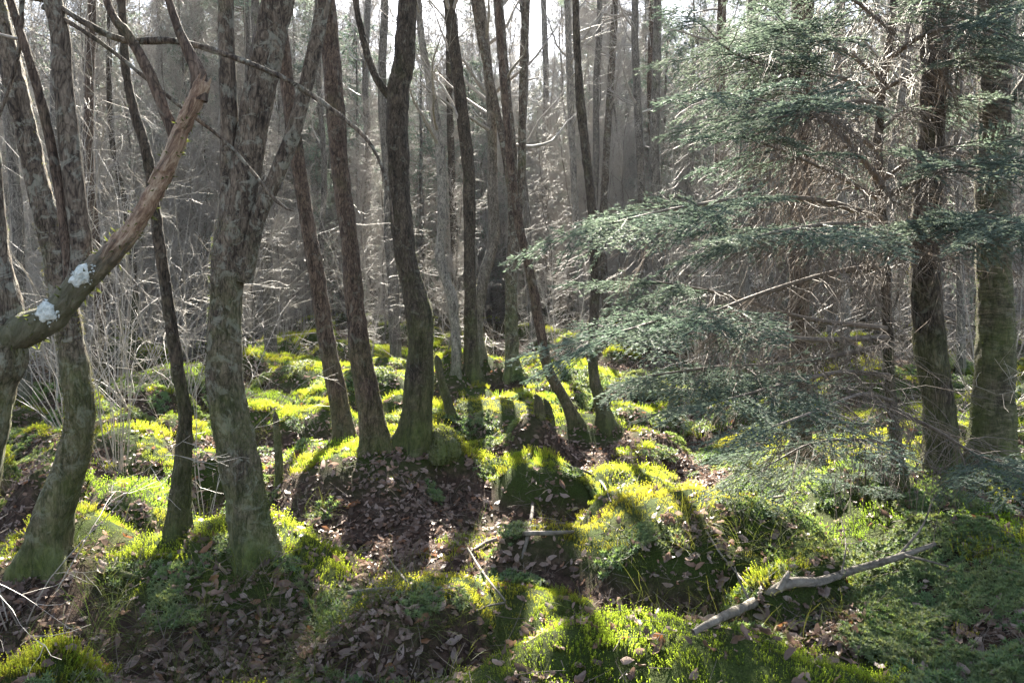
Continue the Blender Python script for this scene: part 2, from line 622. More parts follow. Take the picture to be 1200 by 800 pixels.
# ------------------------------------------------------------------ where sun reaches the floor (gaps cut into the crowns to light it): pixel ellipses
LIT = [(150, 605, 60, 32), (230, 655, 60, 38), (315, 478, 34, 32), (375, 470, 45, 55), (370, 545, 50, 22), (440, 420, 60, 45), (575, 485, 75, 30), (575, 548, 45, 30), (572, 660, 40, 25), (655, 690, 75, 45),
       (600, 755, 60, 35), (480, 708, 38, 25), (740, 562, 50, 24), (820, 612, 95, 34), (930, 655, 45, 24), (1010, 670, 60, 45), (1030, 430, 75, 35), (960, 530, 110, 25), (800, 785, 170, 28),
       (645, 465, 60, 45), (725, 495, 55, 22), (660, 415, 60, 30), (520, 430, 50, 40), (1195, 540, 25, 40), (5, 620, 25, 30), (280, 640, 30, 20), (1020, 560, 60, 22), (335, 650, 25, 30), (160, 520, 30, 20), (870, 575, 40, 12), (1080, 610, 50, 16), (500, 590, 20, 12), (240, 500, 25, 20), (560, 452, 230, 50)]
LITA = np.array(LIT, float)


def lit_at(p):
    """how far inside a sunny gap the ground point shaded by p lies (>1 = in the sun)"""
    g = .22
    for _ in range(3):
        q = p - SUN[None] * ((p[:, 2] - g) / SUN[2])[:, None]
        ok = (np.abs(q[:, 0]) < 9) & (q[:, 1] > 1.5) & (q[:, 1] < 14)
        g = np.full(len(p), .22)
        if ok.any():
            g[ok] = terrain(q[ok, 0], q[ok, 1])[0]
    q = p - SUN[None] * ((p[:, 2] - g) / SUN[2])[:, None]
    u, v = to_px(q)
    e = ((u[:, None] - LITA[None, :, 0]) / LITA[None, :, 2]) ** 2 + ((v[:, None] - LITA[None, :, 1]) / LITA[None, :, 3]) ** 2
    return 1 / np.maximum(e.min(1), 1e-6), q, u, v


# ------------------------------------------------------------------ trees
def resample(P, n_or_step, rad=None):
    """Catmull-Rom through control points"""
    P = np.asarray(P, float)
    Pe = np.concatenate([[2 * P[0] - P[1]], P, [2 * P[-1] - P[-2]]])
    re = None if rad is None else np.concatenate([[rad[0]], rad, [rad[-1]]])
    out, ro = [], []
    for i in range(1, len(Pe) - 2):
        seg = np.linalg.norm(Pe[i + 1] - Pe[i])
        n = max(2, int(math.ceil(seg / n_or_step)))
        t = np.linspace(0, 1, n, endpoint=False)[:, None]
        a, b, c, d = Pe[i - 1], Pe[i], Pe[i + 1], Pe[i + 2]
        out.append(.5 * ((2 * b) + (c - a) * t + (2 * a - 5 * b + 4 * c - d) * t ** 2 + (3 * b - a - 3 * c + d) * t ** 3))
        if re is not None:
            ro.append(re[i] + (re[i + 1] - re[i]) * t[:, 0])
    out.append(Pe[-2][None])
    if re is not None:
        ro.append([re[-2]])
        return np.concatenate(out), np.concatenate(ro)
    return np.concatenate(out)


def rough_tube(P, rad, S, flare=0.0, base=None, lump=.15, ridge=.11, fine=.006, seed=0.0):
    """a bark-rough limb: noise-displaced tube along P; ends closed to a point"""
    K = len(P)
    T = np.gradient(P, axis=0)
    T = unit(T)
    n = unit(np.cross(T[0], [0.3, 1, .2]))
    n1 = np.empty_like(P)
    for k in range(K):
        n = n - T[k] * n.dot(T[k])
        n = n / np.linalg.norm(n)
        n1[k] = n
    n2 = np.cross(T, n1)
    a = np.arange(S) * 2 * math.pi / S
    D = n1[:, None, :] * np.cos(a)[None, :, None] + n2[:, None, :] * np.sin(a)[None, :, None]
    V0 = P[:, None] + D * rad[:, None, None]
    q = V0 + seed
    r = rad[:, None] * (1 + lump * fbm(q * 4.5, 2) + ridge * fbm(q * np.array([26, 26, 9]), 3)) + fine * fbm(q * 60, 2)
    if flare > 0 and base is not None:
        zz = np.maximum(P[:, 2] - base, -.05)
        fl = np.exp(-zz / .15)[:, None]
        lob = np.clip(.42 + .55 * np.cos(a[None] * 4 + seed + zz[:, None] * 1.5) + .4 * np.cos(a[None] * 3 + seed * 2), -.1, 1.3)
        r = r * (1 + flare * fl * lob)
    V = P[:, None] + D * r[..., None]
    e1 = P[-1] + (V[-1] - P[-1]) * .8 + T[-1] * rad[-1] * .25
    e2 = np.repeat((P[-1] + T[-1] * rad[-1] * .3)[None], S, 0)
    V = np.concatenate([V, e1[None], e2[None]])
    D = np.concatenate([D, D[-1:], D[-1:]])
    K += 2
    idx = np.arange(K * S).reshape(K, S)
    nx = np.roll(idx, -1, 1)
    Q = np.stack([idx[:-1], nx[:-1], nx[1:], idx[1:]], -1).reshape(-1, 4)
    return V.reshape(-1, 3), Q, D.reshape(-1, 3)


def fuzz_on(V, D, zbase, ztop, n, size, bias=.0):
    """short moss blades rooted on a trunk surface -> verts, tris, tip"""
    z = V[:, 2]
    w = np.clip(1 - (z - zbase) / (ztop - zbase), 0.04, 1) ** 1.3 * (z > zbase - .05) * np.clip(.5 + 2.2 * fbm(V * 4 + 3, 3) + bias, 0, 1)
    w = w * (z < ztop + 1.2)
    if w.sum() <= 0:
        return None
    i = rng.choice(len(V), n, p=w / w.sum())
    c = V[i] + rng.normal(size=(n, 3)) * .005 - D[i] * .004
    d = unit(D[i] + rng.normal(size=(n, 3)) * .55 + np.array([0, 0, .1]))
    s = size * (.5 + rng.random(n))[:, None]
    side = unit(np.cross(d, rng.normal(size=(n, 3)))) * s * .16
    vv = np.stack([c - side, c + side, c + d * s], 1).reshape(-1, 3)
    tip = np.tile([0, 0, 1.], n)
    return vv, np.arange(3 * n).reshape(-1, 3), tip


def sunny_gap(c):
    """curves (B,K,3) in world space that do not stand in a sunlit gap of the canopy"""
    return np.maximum(np.maximum(lit_at(c[:, 0])[0], lit_at(c[:, c.shape[1] // 2])[0]), lit_at(c[:, -1])[0]) < .75


def twig_crown(acc, P, rad, t0, t1, n1, len1, n2, n3, ang=.95, up=.10, fine=1.0, thick=1.0, carve=False, tw=1.0):
    """limbs, branches, twigs growing from a trunk centre line P (K,3)"""
    PP = P[None]
    s, d, t, _ = spawn(PP, n1, t0, t1, ang)
    L = len1 * (1.15 - .75 * (t - t0) / (t1 - t0)) * (.6 + .7 * rng.random(len(t)))
    r0 = np.interp(t, np.linspace(0, 1, len(rad)), rad) * .42 * thick
    r0 = np.minimum(r0, .010 + L * .011)
    c1 = curves(s, d, L, 9, .13, up)
    v, q = tube_batch(c1, taper(r0, np.full_like(r0, .0025), 9), 5)
    acc.add(v, q)
    s, d, t, par = spawn(c1, n2, .15, .98, .8)
    L2 = L[par] * (.5 - .28 * t) * (.5 + .8 * rng.random(len(t))) + .08
    c2 = curves(s, d, L2, 6, .16, up * .6)
    if carve:
        k_ = sunny_gap(c2)
        c2, L2, par = c2[k_], L2[k_], par[k_]
    v, q = tube_batch(c2, taper(np.minimum(.0065, r0[par] * .6), np.full(len(L2), .0018), 6), 3)
    acc.add(v, q)
    s, d, t, par = spawn(c2, n3, .1, 1, .7)
    L3 = (.10 + .28 * rng.random(len(t))) * fine
    c3 = curves(s, d, L3, 4, .2, .02)
    if carve:
        k_ = sunny_gap(c3)
        c3, L3 = c3[k_], L3[k_]
    v, q = tube_batch(c3, taper(np.full(len(L3), .0027 * tw), np.full(len(L3), .0012 * tw), 4), 3)
    acc.add(v, q)


def make_tree(name, label, base_px, poly, mat, cat='tree', group=None, d=None, ddep=0.0, top=9.5, limbs=(), flare=.42, S=40, fuzz=4000, fuzz_top=1.6, fuzz_bias=0.0, crown=True, lean=None, base_pt=None, step=.03, crown_n=12, fuzz_size=.008, twmat=None):
    """poly: [(u, v, width px)] from the base upwards; depth from the ground under base_px"""
    b = ground_hit(*base_px) if base_pt is None else np.asarray(base_pt, float)
    d0 = b[1] if d is None else d
    if base_pt is None:
        b = b * 1.0
        k_ = 1 + poly[0][2] * .42 / FPX
        b[0], b[1] = b[0] * k_, b[1] * k_
        d0 = b[1] if d is None else d
    z_base = H1(b[0], b[1]) if base_pt is None else b[2]
    pts, rd = [], []
    n = len(poly)
    for k, (u, v, w) in enumerate(poly):
        dd = d0 + ddep * k / max(1, n - 1)
        pts.append(px(u, v, dd))
        rd.append(w * .43 * dd / FPX * math.cos(math.atan((u - 600) / FPX)))
    pts, rd = np.array(pts), np.array(rd)
    if base_pt is None:
        pts[0, 2] = min(pts[0, 2], z_base)
    tan = unit(pts[-1] - pts[-2])
    low = pts[0] - np.array([0, 0, .28]) if base_pt is None else pts[0] * 2 - pts[1]
    ctrl = [low] + list(pts)
    rads = [rd[0] * 1.15] + list(rd)
    p, dirv, rr = pts[-1].copy(), tan.copy(), rd[-1]
    nfr = len(ctrl)
    while p[2] < top and len(ctrl) < 40:
        dirv = unit(dirv + np.array([0, 0, .22]) + rng.normal(size=3) * .08)
        p = p + dirv * .9
        rr = max(.012, rr * (.93 - .05 * rng.random()) if p[2] < top * .6 else rr * .78)
        ctrl.append(p.copy())
        rads.append(rr)
    ctrl, rads = np.array(ctrl), np.array(rads)
    Pn, Rn = resample(ctrl[:nfr], step, rads[:nfr])
    if nfr < len(ctrl):
        Pu, Ru = resample(ctrl[nfr - 1:], .15, rads[nfr - 1:])
        Pn, Rn = np.concatenate([Pn, Pu[1:]]), np.concatenate([Rn, Ru[1:]])
    origin = np.array([b[0], b[1], z_base])
    root = link(name, None, loc=tuple(origin), label=label, cat=cat, group=group)
    V, Q, D = rough_tube(Pn, Rn, S, flare, z_base, seed=rng.random() * 50)
    trunk = link('trunk', mesh('trunk', V - origin, Q, mat=mat), root)
    fz = []
    if fuzz:
        f = fuzz_on(V, D, z_base, z_base + fuzz_top * 1.5, int(fuzz * 2.2), fuzz_size, fuzz_bias + .1)
        if f:
            fz.append(f)
    lpaths = []
    for lb in limbs:
        lp, lw, ld, lm = lb['p'], lb['w'], lb.get('d', d0), lb.get('m', mat)
        dl = np.linspace(ld if not isinstance(ld, tuple) else ld[0], ld if not isinstance(ld, tuple) else ld[1], len(lp))
        lpts = np.array([px(u, v, dd) for (u, v), dd in zip(lp, dl)])
        lr = np.array(lw, float) * (.5 if lb.get('S', 24) < 12 else .42) * dl / FPX
        if lb.get('up', 0):
            pp, dv, r_ = lpts[-1].copy(), unit(lpts[-1] - lpts[-2]), lr[-1]
            for _ in range(int(lb['up'] / .8)):
                dv = unit(dv + np.array([0, 0, .2]) + rng.normal(size=3) * .09)
                pp = pp + dv * .8
                r_ = max(.008, r_ * .85)
                lpts = np.concatenate([lpts, pp[None]])
                lr = np.append(lr, r_)
        LP, LR = resample(lpts, lb.get('step', .04), lr)
        lv, lq, lD = rough_tube(LP, LR, lb.get('S', 24), seed=rng.random() * 50, lump=lb.get('lump', .1), ridge=lb.get('ridge', .07), fine=lb.get('fine', .003))
        lo = link('limb', mesh('limb', lv - origin, lq, mat=lm), root)
        lb['o'], lb['P'], lb['R'], lb['org'] = lo, LP, LR, origin
        lpaths.append((LP, LR))
        if lb.get('fuzz'):
            f = fuzz_on(lv, lD, lv[:, 2].min(), lv[:, 2].max() + 1, lb['fuzz'], .018)
            if f:
                fz.append(f)
    if fz:
        vv = np.concatenate([f[0] for f in fz])
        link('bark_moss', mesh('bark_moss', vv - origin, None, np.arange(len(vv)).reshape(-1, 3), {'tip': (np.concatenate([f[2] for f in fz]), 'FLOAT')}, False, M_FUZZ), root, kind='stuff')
    if crown:
        acc = Acc()
        K = 24
        ii = np.linspace(0, len(Pn) - 1, K).astype(int)
        hz = Pn[ii, 2]
        t0 = np.interp(max(2.0, CAM_H + (.38 if d0 < 10 else .16) * d0), hz, np.linspace(0, 1, K)) if hz[-1] > 3 else .5
        twig_crown(acc, Pn[ii], Rn[ii], float(np.clip(t0, .15, .88)), 1.0, crown_n, 1.7, 8, 5, carve=True)
        for LP, LR in lpaths:
            if LP[-1, 2] > 2.6:
                jj = np.linspace(0, len(LP) - 1, 12).astype(int)
                twig_crown(acc, LP[jj], LR[jj], .45, 1.0, 6, 1.0, 6, 4, carve=True)
        link('crown', acc.mesh('crown', twmat or M_TWIG, off=origin), root, kind='stuff')
    return root


GN = 'trees of the near wood'
# --- left foreground tree with the torn orange limb
dL = 2.7
limb_main = dict(p=[(14, 392), (58, 372), (100, 326), (150, 275), (190, 208), (211, 155), (238, 97)], w=[54, 40, 32, 27, 25, 24, 21], d=(dL, dL - .1), m=M_ROT, S=36, step=.015, ridge=.16, lump=.14, fine=.006, fuzz=400)
t_left = make_tree('mossy_tree', 'forked mossy tree at the left edge with torn orange limb and white lichen', (0, 0),
                   [(-75, 760, 96), (-45, 600, 86), (-18, 470, 84), (4, 415, 74), (10, 360, 40), (0, 300, 30), (-8, 200, 24), (-18, 60, 20)], M_BARK, d=dL, base_pt=px(-75, 760, dL),
                   limbs=[limb_main,
                          dict(p=[(88, 340), (96, 300), (85, 200), (73, 90), (62, 0)], w=[34, 29, 27, 26, 24], up=3.0),
                          dict(p=[(84, 338), (72, 235), (48, 120), (12, 0)], w=[18, 15, 13, 11], up=1.5, m=M_BARKR),
                          dict(d=dL - .07, p=[(210, 172), (196, 138), (176, 88), (150, 40), (120, -12)], w=[17, 16, 15, 13, 11], up=1.2, m=M_BARKR),
                          dict(d=dL - .09, p=[(232, 118), (233, 88), (217, 52), (196, -5)], w=[24, 22, 13, 10], up=1.2, m=M_BARKR),
                          dict(p=[(30, -60), (28, -10), (60, 2), (95, 24), (145, 47), (210, 49), (270, 66), (338, 95), (398, 135), (436, 172), (455, 222), (462, 270)], w=[8, 7.5, 7, 7, 8, 7.5, 7, 6, 5, 4, 3, 1.5], S=10, ridge=.03),
                          dict(p=[(50, 8), (118, 50), (203, 118), (270, 172), (324, 236), (345, 248)], w=[6, 5.5, 5, 4.5, 3.5, 1.2], S=8, ridge=.03),
                          dict(p=[(26, 0), (24, 50), (10, 105), (-6, 150)], w=[5, 5, 4, 3], S=8, ridge=.03)],
                   fuzz=1200, fuzz_top=.5, top=4.5, crown=True, crown_n=8, flare=.2)


def lichen_patch(lb, s, half_len, half_ang, face=None):
    """white crust lying on a limb at fraction s, facing the viewer"""
    P, Rd, o = lb['P'], lb['R'], lb['o']
    i = int(s * (len(P) - 1))
    c, r = P[i], Rd[i]
    T = unit(P[min(i + 3, len(P) - 1)] - P[max(i - 3, 0)])
    view = unit(np.array([0, 0, CAM_H]) - c)
    view = unit(view + np.array([0, 0, .55]) - T * view.dot(T))
    view = unit(view - T * view.dot(T))
    sd = np.cross(T, view)
    n, m = 12, 28
    V = []
    for a in range(n + 1):
        f = a / n
        for b in range(m):
            th = b * 2 * math.pi / m
            edge = 1 + .5 * float(fbm(np.array([math.cos(th) * 2.2 + s * 30, math.sin(th) * 2.2, 3.3]), 3))
            al = f * half_len * edge * math.cos(th)
            an = f * half_ang * edge * math.sin(th)
            thick = .006 * (1 - f ** 2) + .004 * float(fbm(np.array([f * math.cos(th) * 6, f * math.sin(th) * 6, s * 9]), 3)) + (-.012 if a == n else 0)
            rr = r * 1.14 + thick + .004 * float(vnoise(np.array([al * 90, an * 12, s * 50])))
            V.append(c + T * al + (view * math.cos(an) + sd * math.sin(an)) * rr)
    idx = np.arange((n + 1) * m).reshape(n + 1, m)
    nx = np.roll(idx, -1, 1)
    Q = [np.stack([idx[:-1], nx[:-1], nx[1:], idx[1:]], -1).reshape(-1, 4)]
    for k in range(26):                                       # crumbs of crust round the rim
        th, f = rng.random() * 6.283, rng.uniform(.85, 1.45)
        al, an = f * half_len * math.cos(th), f * half_ang * math.sin(th)
        q0 = len(V)
        c0 = c + T * al + (view * math.cos(an) + sd * math.sin(an)) * r * 1.15
        sz = rng.uniform(.002, .006)
        nrm = unit(c0 - c - T * al)
        e1, e2 = T, np.cross(nrm, T)
        for j in range(6):
            V.append(c0 - nrm * .012 + (e1 * math.cos(j * 1.047) + e2 * math.sin(j * 1.047)) * sz * rng.uniform(.8, 1.6))
        V.append(c0 + nrm * .003)
        Q.append(np.array([[q0 + j, q0 + (j + 1) % 6, q0 + 6, q0 + 6] for j in range(6)])[:, [0, 1, 2, 2]])
    V = np.array(V)
    tri = np.concatenate(Q[1:])[:, :3]
    Q = Q[0]
    link('lichen_patch', mesh('lichen_patch', V - lb['org'], Q, tri, mat=M_LICHEN), o, label='white crust of lichen on the mossy limb')


# splintered end and peeling strips of the torn limb
_P, _R, _o = limb_main['P'], limb_main['R'], limb_main['org']
_t = unit(_P[-1] - _P[-6])
_acc = Acc()
for k in range(9):
    a_ = rng.normal(size=3)
    a_ = unit(a_ - _t * a_.dot(_t))
    i_ = -1 if k < 5 else -int(rng.integers(10, len(_P) // 2))
    st_ = _P[i_] + a_ * _R[i_] * (.75 if k < 5 else 1.0)
    L_ = rng.uniform(.02, .05)
    dr_ = _t + a_ * (.12 if k < 9 else rng.uniform(.2, .5))
    c_ = np.array([st_ - _t * .02, st_ + dr_ * L_ * .5, st_ + dr_ * L_])[None]
    _acc.add(*tube_batch(c_, np.array([[.006, .004, .0006]]), 4))
link('splinters', _acc.mesh('splinters', M_ROT, False, off=_o), limb_main['o'], kind='stuff')

lichen_patch(limb_main, .335, .042, .75)
lichen_patch(limb_main, .17, .032, .75)

make_tree('mossy_tree', 'thick rough trunk leaning left with mossy flared foot at lower left', (55, 680),
          [(55, 680, 66), (60, 620, 60), (78, 560, 50), (94, 490, 44), (86, 420, 41), (74, 350, 39), (55, 260, 36), (36, 180, 34), (16, 90, 32), (-5, 0, 30)], M_BARK, fuzz=4500, fuzz_top=1.1)
make_tree('slender_tree', 'slender curved trunk between the two thick mossy trunks on the left', (207, 636),
          [(207, 636, 34), (212, 570, 27), (217, 490, 19), (208, 430, 19), (196, 350, 18), (182, 250, 16), (172, 180, 15), (150, 100, 13), (142, 0, 12)], M_BARKD, S=28, fuzz=1500, fuzz_top=.6)
make_tree('twin_stemmed_tree', 'big twin-stemmed mossy tree on the leaf-covered hummock in the left foreground', (297, 672),
          [(297, 672, 66), (294, 630, 54), (288, 580, 54), (275, 520, 56), (264, 450, 54), (264, 380, 46), (268, 300, 46), (286, 210, 43), (302, 120, 45), (318, 40, 42), (328, -10, 40)], M_BARK,
          limbs=[dict(p=[(266, 320), (268, 240), (268, 150), (266, 60), (266, -20)], w=[32, 25, 24, 22, 20], up=4.5),
                 dict(p=[(284, 330), (300, 262), (322, 210), (342, 160), (360, 95), (376, 20), (384, -40)], w=[28, 23, 21, 21, 19, 19, 18], up=4.5, S=28)],
          S=52, step=.02, fuzz=5200, fuzz_top=1.2)
make_tree('brown_tree', 'straight brown trunk leaning left just right of the twin-stemmed tree', (405, 520),
          [(405, 520, 32), (395, 460, 26), (383, 400, 25), (372, 330, 23), (360, 260, 21), (349, 190, 20), (338, 110, 19), (330, 40, 18), (324, -20, 17)], M_BARKR, S=32, fuzz=1200, fuzz_top=.6)
make_tree('leaning_tree', 'tall brown trunk leaning left beside the dark central trunk', (440, 532),
          [(440, 532, 46), (438, 500, 37), (425, 430, 31), (415, 350, 26), (408, 270, 24), (398, 190, 26), (391, 100, 26), (384, 20, 25), (379, -30, 24)], M_BARKR, S=36, fuzz=1800, fuzz_top=.7)
make_tree('dark_tree', 'dark crooked trunk near the centre bending right above its mossy foot', (487, 535),
          [(487, 535, 46), (488, 500, 37), (491, 450, 36), (493, 400, 37), (490, 360, 36), (478, 310, 29), (471, 265, 28), (467, 200, 29), (466, 120, 31), (474, 60, 27), (479, -20, 24)], M_BARKD, S=40, step=.025, fuzz=2600, fuzz_top=1.3,
          limbs=[dict(p=[(470, 128), (440, 90), (422, 30), (412, -30)], w=[12, 10, 9, 8], up=3, S=14)])
make_tree('dark_tree', 'dark upright trunk behind the centre rising from sunlit moss', (554, 452),
          [(554, 452, 27), (552, 420, 20), (551, 350, 17), (550, 280, 16), (549, 200, 17), (539, 110, 17), (528, 20, 15), (522, -40, 14)], M_BARKD, S=26, fuzz=1200, fuzz_top=.9, step=.05)
make_tree('curved_tree', 'bow-curved trunk emerging behind the dark upright trunk', (561, 424),
          [(561, 424, 17), (560, 370, 14), (567, 325, 15), (578, 280, 15), (577, 210, 14), (576, 140, 13), (570, 60, 12), (560, -20, 11)], M_BARKBG, S=18, fuzz=500, fuzz_top=.8, step=.06)
make_tree('pale_tree', 'pale crooked trunk with a kink, right behind the dark central trunk', (535, 440),
          [(535, 440, 13), (534, 395, 13), (530, 350, 14), (516, 305, 14), (518, 260, 13), (517, 190, 13), (507, 115, 11), (494, 45, 9), (488, -30, 8)], M_BARKL, S=20, fuzz=500, fuzz_top=.6, step=.05)
make_tree('forked_tree', 'forked trunk right of centre with several stems spreading upward', (601, 446),
          [(601, 446, 26), (600, 410, 18), (599, 340, 17), (602, 270, 16), (600, 190, 15), (592, 100, 14), (583, -10, 13)], M_BARK, S=24, fuzz=900, fuzz_top=.9, step=.05,
          limbs=[dict(p=[(603, 290), (611, 210), (612, 130), (614, 60), (618, -20)], w=[11, 11, 11, 11, 10], up=4, S=14),
                 dict(p=[(601, 240), (590, 170), (578, 110), (563, 45), (552, -20)], w=[10, 10, 10, 9, 9], up=4, S=14)])
make_tree('leaning_sapling', 'thin trunk leaning steeply left with its foot in the sunlit moss', (675, 500),
          [(675, 500, 20), (660, 465, 14), (642, 432, 14), (633, 385, 14), (621, 318, 13), (608, 262, 12), (598, 190, 11), (592, 120, 10), (585, 30, 9), (582, -30, 8)], M_BARKR, S=20, fuzz=800, fuzz_top=.5, step=.04)
make_tree('slim_tree', 'slim straight trunk with grey bark just left of the spruce branches', (709, 507),
          [(709, 507, 28), (706, 480, 18), (696, 440, 13), (695, 390, 13), (698, 330, 14), (696, 270, 14), (690, 210, 12), (681, 130, 12), (676, 50, 10), (674, -30, 9)], M_BARKD, S=22, fuzz=900, fuzz_top=.6, step=.04)
make_tree('brown_tree', 'brown trunk half hidden behind the spruce foliage', (940, 540),
          [(940, 540, 36), (938, 490, 27), (937, 400, 27), (937, 300, 27), (938, 200, 28), (940, 100, 29), (941, 0, 30), (941, -40, 30)], M_BARKR, S=28, fuzz=1200, fuzz_top=.8, step=.05)
make_tree('dark_tree', 'very dark straight trunk immediately right of the spruce stem', (1104, 560),
          [(1104, 560, 62), (1103, 520, 50), (1098, 460, 46), (1090, 400, 43), (1084, 320, 42), (1086, 240, 39), (1092, 140, 37), (1095, 60, 39), (1097, -30, 40)], M_BARKD, S=40, fuzz=2600, fuzz_top=1.4, fuzz_bias=.2)
make_tree('peeling_tree', 'broad trunk with horizontally peeling bark at the right edge', (1160, 560),
          [(1160, 560, 74), (1160, 510, 66), (1166, 440, 58), (1166, 360, 52), (1164, 280, 50), (1165, 180, 48), (1165, 80, 48), (1162, -30, 50)], M_BARKB, S=48, step=.02, fuzz=3600, fuzz_top=1.7, fuzz_bias=.2,
          limbs=[dict(p=[(1186, 118), (1196, 100), (1215, 80)], w=[14, 9, 6], S=12)])

# ------------------------------------------------------------------ middle-distance trunks, one by one
MID = [
    ('reddish trunk behind the left shrub between mossy forked tree and slender tree', [(118, 462, 24), (117, 400, 19), (112, 300, 16), (104, 180, 15), (106, 60, 14), (108, -30, 13)], M_BARKR),
    ('dark stem leaning right low behind the left mossy mound', [(146, 420, 16), (156, 395, 12), (158, 340, 10), (150, 260, 9), (130, 150, 8), (128, 0, 7)], M_BARKD),
    ('thin pale stem in the clearing right of the twin-stemmed tree', [(316, 392, 10), (313, 350, 8), (318, 300, 8), (330, 200, 8), (328, 80, 7), (334, -20, 6)], M_BARKL),
    ('thin crooked stem between the tall leaning trunk and dark central trunk', [(441, 385, 11), (438, 340, 9), (428, 290, 9), (432, 200, 9), (428, 100, 9), (432, -20, 8)], M_BARKBG),
    ('black thin stem behind the kinked pale trunk', [(536, 400, 12), (533, 300, 10), (530, 220, 10), (527, 120, 9), (526, 30, 8), (528, -20, 8)], M_BARKD),
    ('grey stem close behind the forked trunk', [(626, 405, 12), (622, 340, 10), (618, 260, 9), (612, 180, 9), (616, 60, 9), (610, -20, 8)], M_BARKBG),
    ('straight grey stem midway between forked trunk and slim trunk', [(646, 380, 11), (642, 300, 8), (638, 200, 8), (640, 100, 8), (636, -20, 8)], M_BARKBG),
    ('pale lichen-spotted stem close left of the slim trunk', [(684, 415, 12), (683, 370, 10), (677, 300, 10), (672, 200, 9), (668, 100, 9), (664, -20, 8)], M_BARKL),
    ('mossy stem close right of the slim trunk', [(714, 408, 16), (712, 370, 12), (706, 290, 11), (710, 190, 10), (716, 90, 10), (722, -20, 9)], M_BARK),
    ('grey stem rising above the left tip of the spruce branches', [(756, 405, 16), (755, 330, 12), (752, 240, 11), (748, 140, 11), (744, 40, 10), (745, -20, 9)], M_BARKBG),
    ('brown stem leaning left above the silvery spruce spray', [(792, 400, 13), (780, 320, 10), (770, 220, 10), (762, 120, 9), (765, -20, 8)], M_BARKR),
    ('straight stem left of the upper spruce foliage', [(838, 420, 17), (838, 320, 14), (842, 200, 13), (845, 90, 13), (846, -20, 12)], M_BARKR),
    ('slender stem behind the upper spruce foliage nearest its left tip', [(872, 430, 17), (872, 320, 14), (870, 200, 13), (878, 90, 13), (882, -20, 12)], M_BARKBG),
    ('pale stem behind the spruce between brown trunk and the spruce stem', [(990, 430, 16), (990, 320, 13), (985, 200, 13), (982, 90, 12), (986, -20, 12)], M_BARKL),
    ('leaning pale stem crossing the sky gap right of the spruce stem', [(1040, 440, 15), (1040, 330, 13), (1045, 200, 13), (1058, 100, 12), (1072, -20, 11)], M_BARKL),
    ('stem in the gap between the very dark trunk and the peeling trunk', [(1126, 440, 14), (1125, 320, 11), (1122, 200, 11), (1124, 90, 10), (1130, -20, 10)], M_BARKBG),
    ('rear trunk in the left upper corner behind the forked limbs', [(28, 470, 22), (24, 380, 18), (20, 250, 17), (8, 120, 16), (-4, 0, 15)], M_BARKBG),
    ('straight rear stem seen through the fork of the torn limb', [(188, 400, 12), (186, 300, 10), (184, 200, 10), (186, 100, 9), (188, -20, 9)], M_BARKBG),
    ('rear stem hugging the left side of the twin stems', [(243, 400, 11), (240, 300, 9), (236, 200, 9), (232, 100, 9), (236, -20, 8)], M_BARKBG),
    ('rear stem between the brown trunk and the tall leaning trunk', [(378, 398, 9), (376, 300, 8), (380, 200, 8), (374, 100, 8), (372, -20, 7)], M_BARKBG),
]
for lab, poly, mt in MID:
    make_tree('woodland_tree', lab, (poly[0][0], poly[0][1]), poly, mt, S=14, fuzz=0, step=.12, flare=.3, crown_n=13, top=8.0)

# ------------------------------------------------------------------ background bare trees: a few kinds, copied
def bare_proto(h, r, seed, low=True):
    K = 26
    zz = np.linspace(0, 1, K)
    P = np.zeros((K, 3))
    P[:, 2] = zz * h - .2
    P[:, 0] = np.cumsum(rng.normal(size=K)) * .045 * h / 10 + zz ** 2 * rng.normal() * .5
    P[:, 1] = np.cumsum(rng.normal(size=K)) * .045 * h / 10 + zz ** 2 * rng.normal() * .5
    P[:, :2] -= P[0, :2]
    rad = r * (1 - .85 * zz) * np.where(zz < .03, 1.35, 1)
    V, Q = tube_batch(P[None], rad[None], 10)
    V = V + .06 * r * rng.normal(size=V.shape)
    trunk = mesh('bare_trunk', V, Q, mat=M_BARKBG)
    trunk['height'] = h
    acc = Acc()
    twig_crown(acc, P, rad, .18, 1.0, 48, 1.9, 9, 6, ang=.75, tw=1.7)
    if low:                                   # dead, thin, level lower twigs
        twig_crown(acc, P, rad, .04, .5, 26, 1.1, 8, 5, ang=1.0, up=.04, thick=.35, tw=1.35)
    return trunk, acc.mesh('bare_crown', M_TWIG)


PROTO = [bare_proto(9 + 3.5 * rng.random(), .035 + .04 * rng.random(), k) for k in range(5)]


ANCH = [(-10, 'the left edge fork'), (50, 'the left stem pair'), (112, 'the reddish rear trunk'), (178, 'the slender curved trunk'), (268, 'the twin stems'), (358, 'the straight brown trunk'), (405, 'the tall leaning trunk'), (470, 'the dark central trunk'),
        (516, 'the kinked pale trunk'), (550, 'the dark upright trunk'), (602, 'the forked trunk'), (640, 'the straight grey stem'), (696, 'the slim trunk'), (754, 'the spruce tip stem'), (842, 'the upper spruce foliage'), (937, 'the half-hidden brown trunk'),
        (1034, 'the spruce stem'), (1086, 'the very dark trunk'), (1165, 'the peeling trunk')]
ORD = ['nearest', 'second', 'third', 'fourth', 'fifth', 'sixth', 'seventh', 'eighth', 'ninth', 'tenth', 'eleventh', 'twelfth', 'thirteenth']


def where(u, y):
    a = min(ANCH, key=lambda t: abs(t[0] - u))
    dist = 'just behind' if y < 21 else ('well behind' if y < 32 else 'far behind')
    return '%s, %s of %s' % (dist, 'left' if u < a[0] else 'right', a[1])


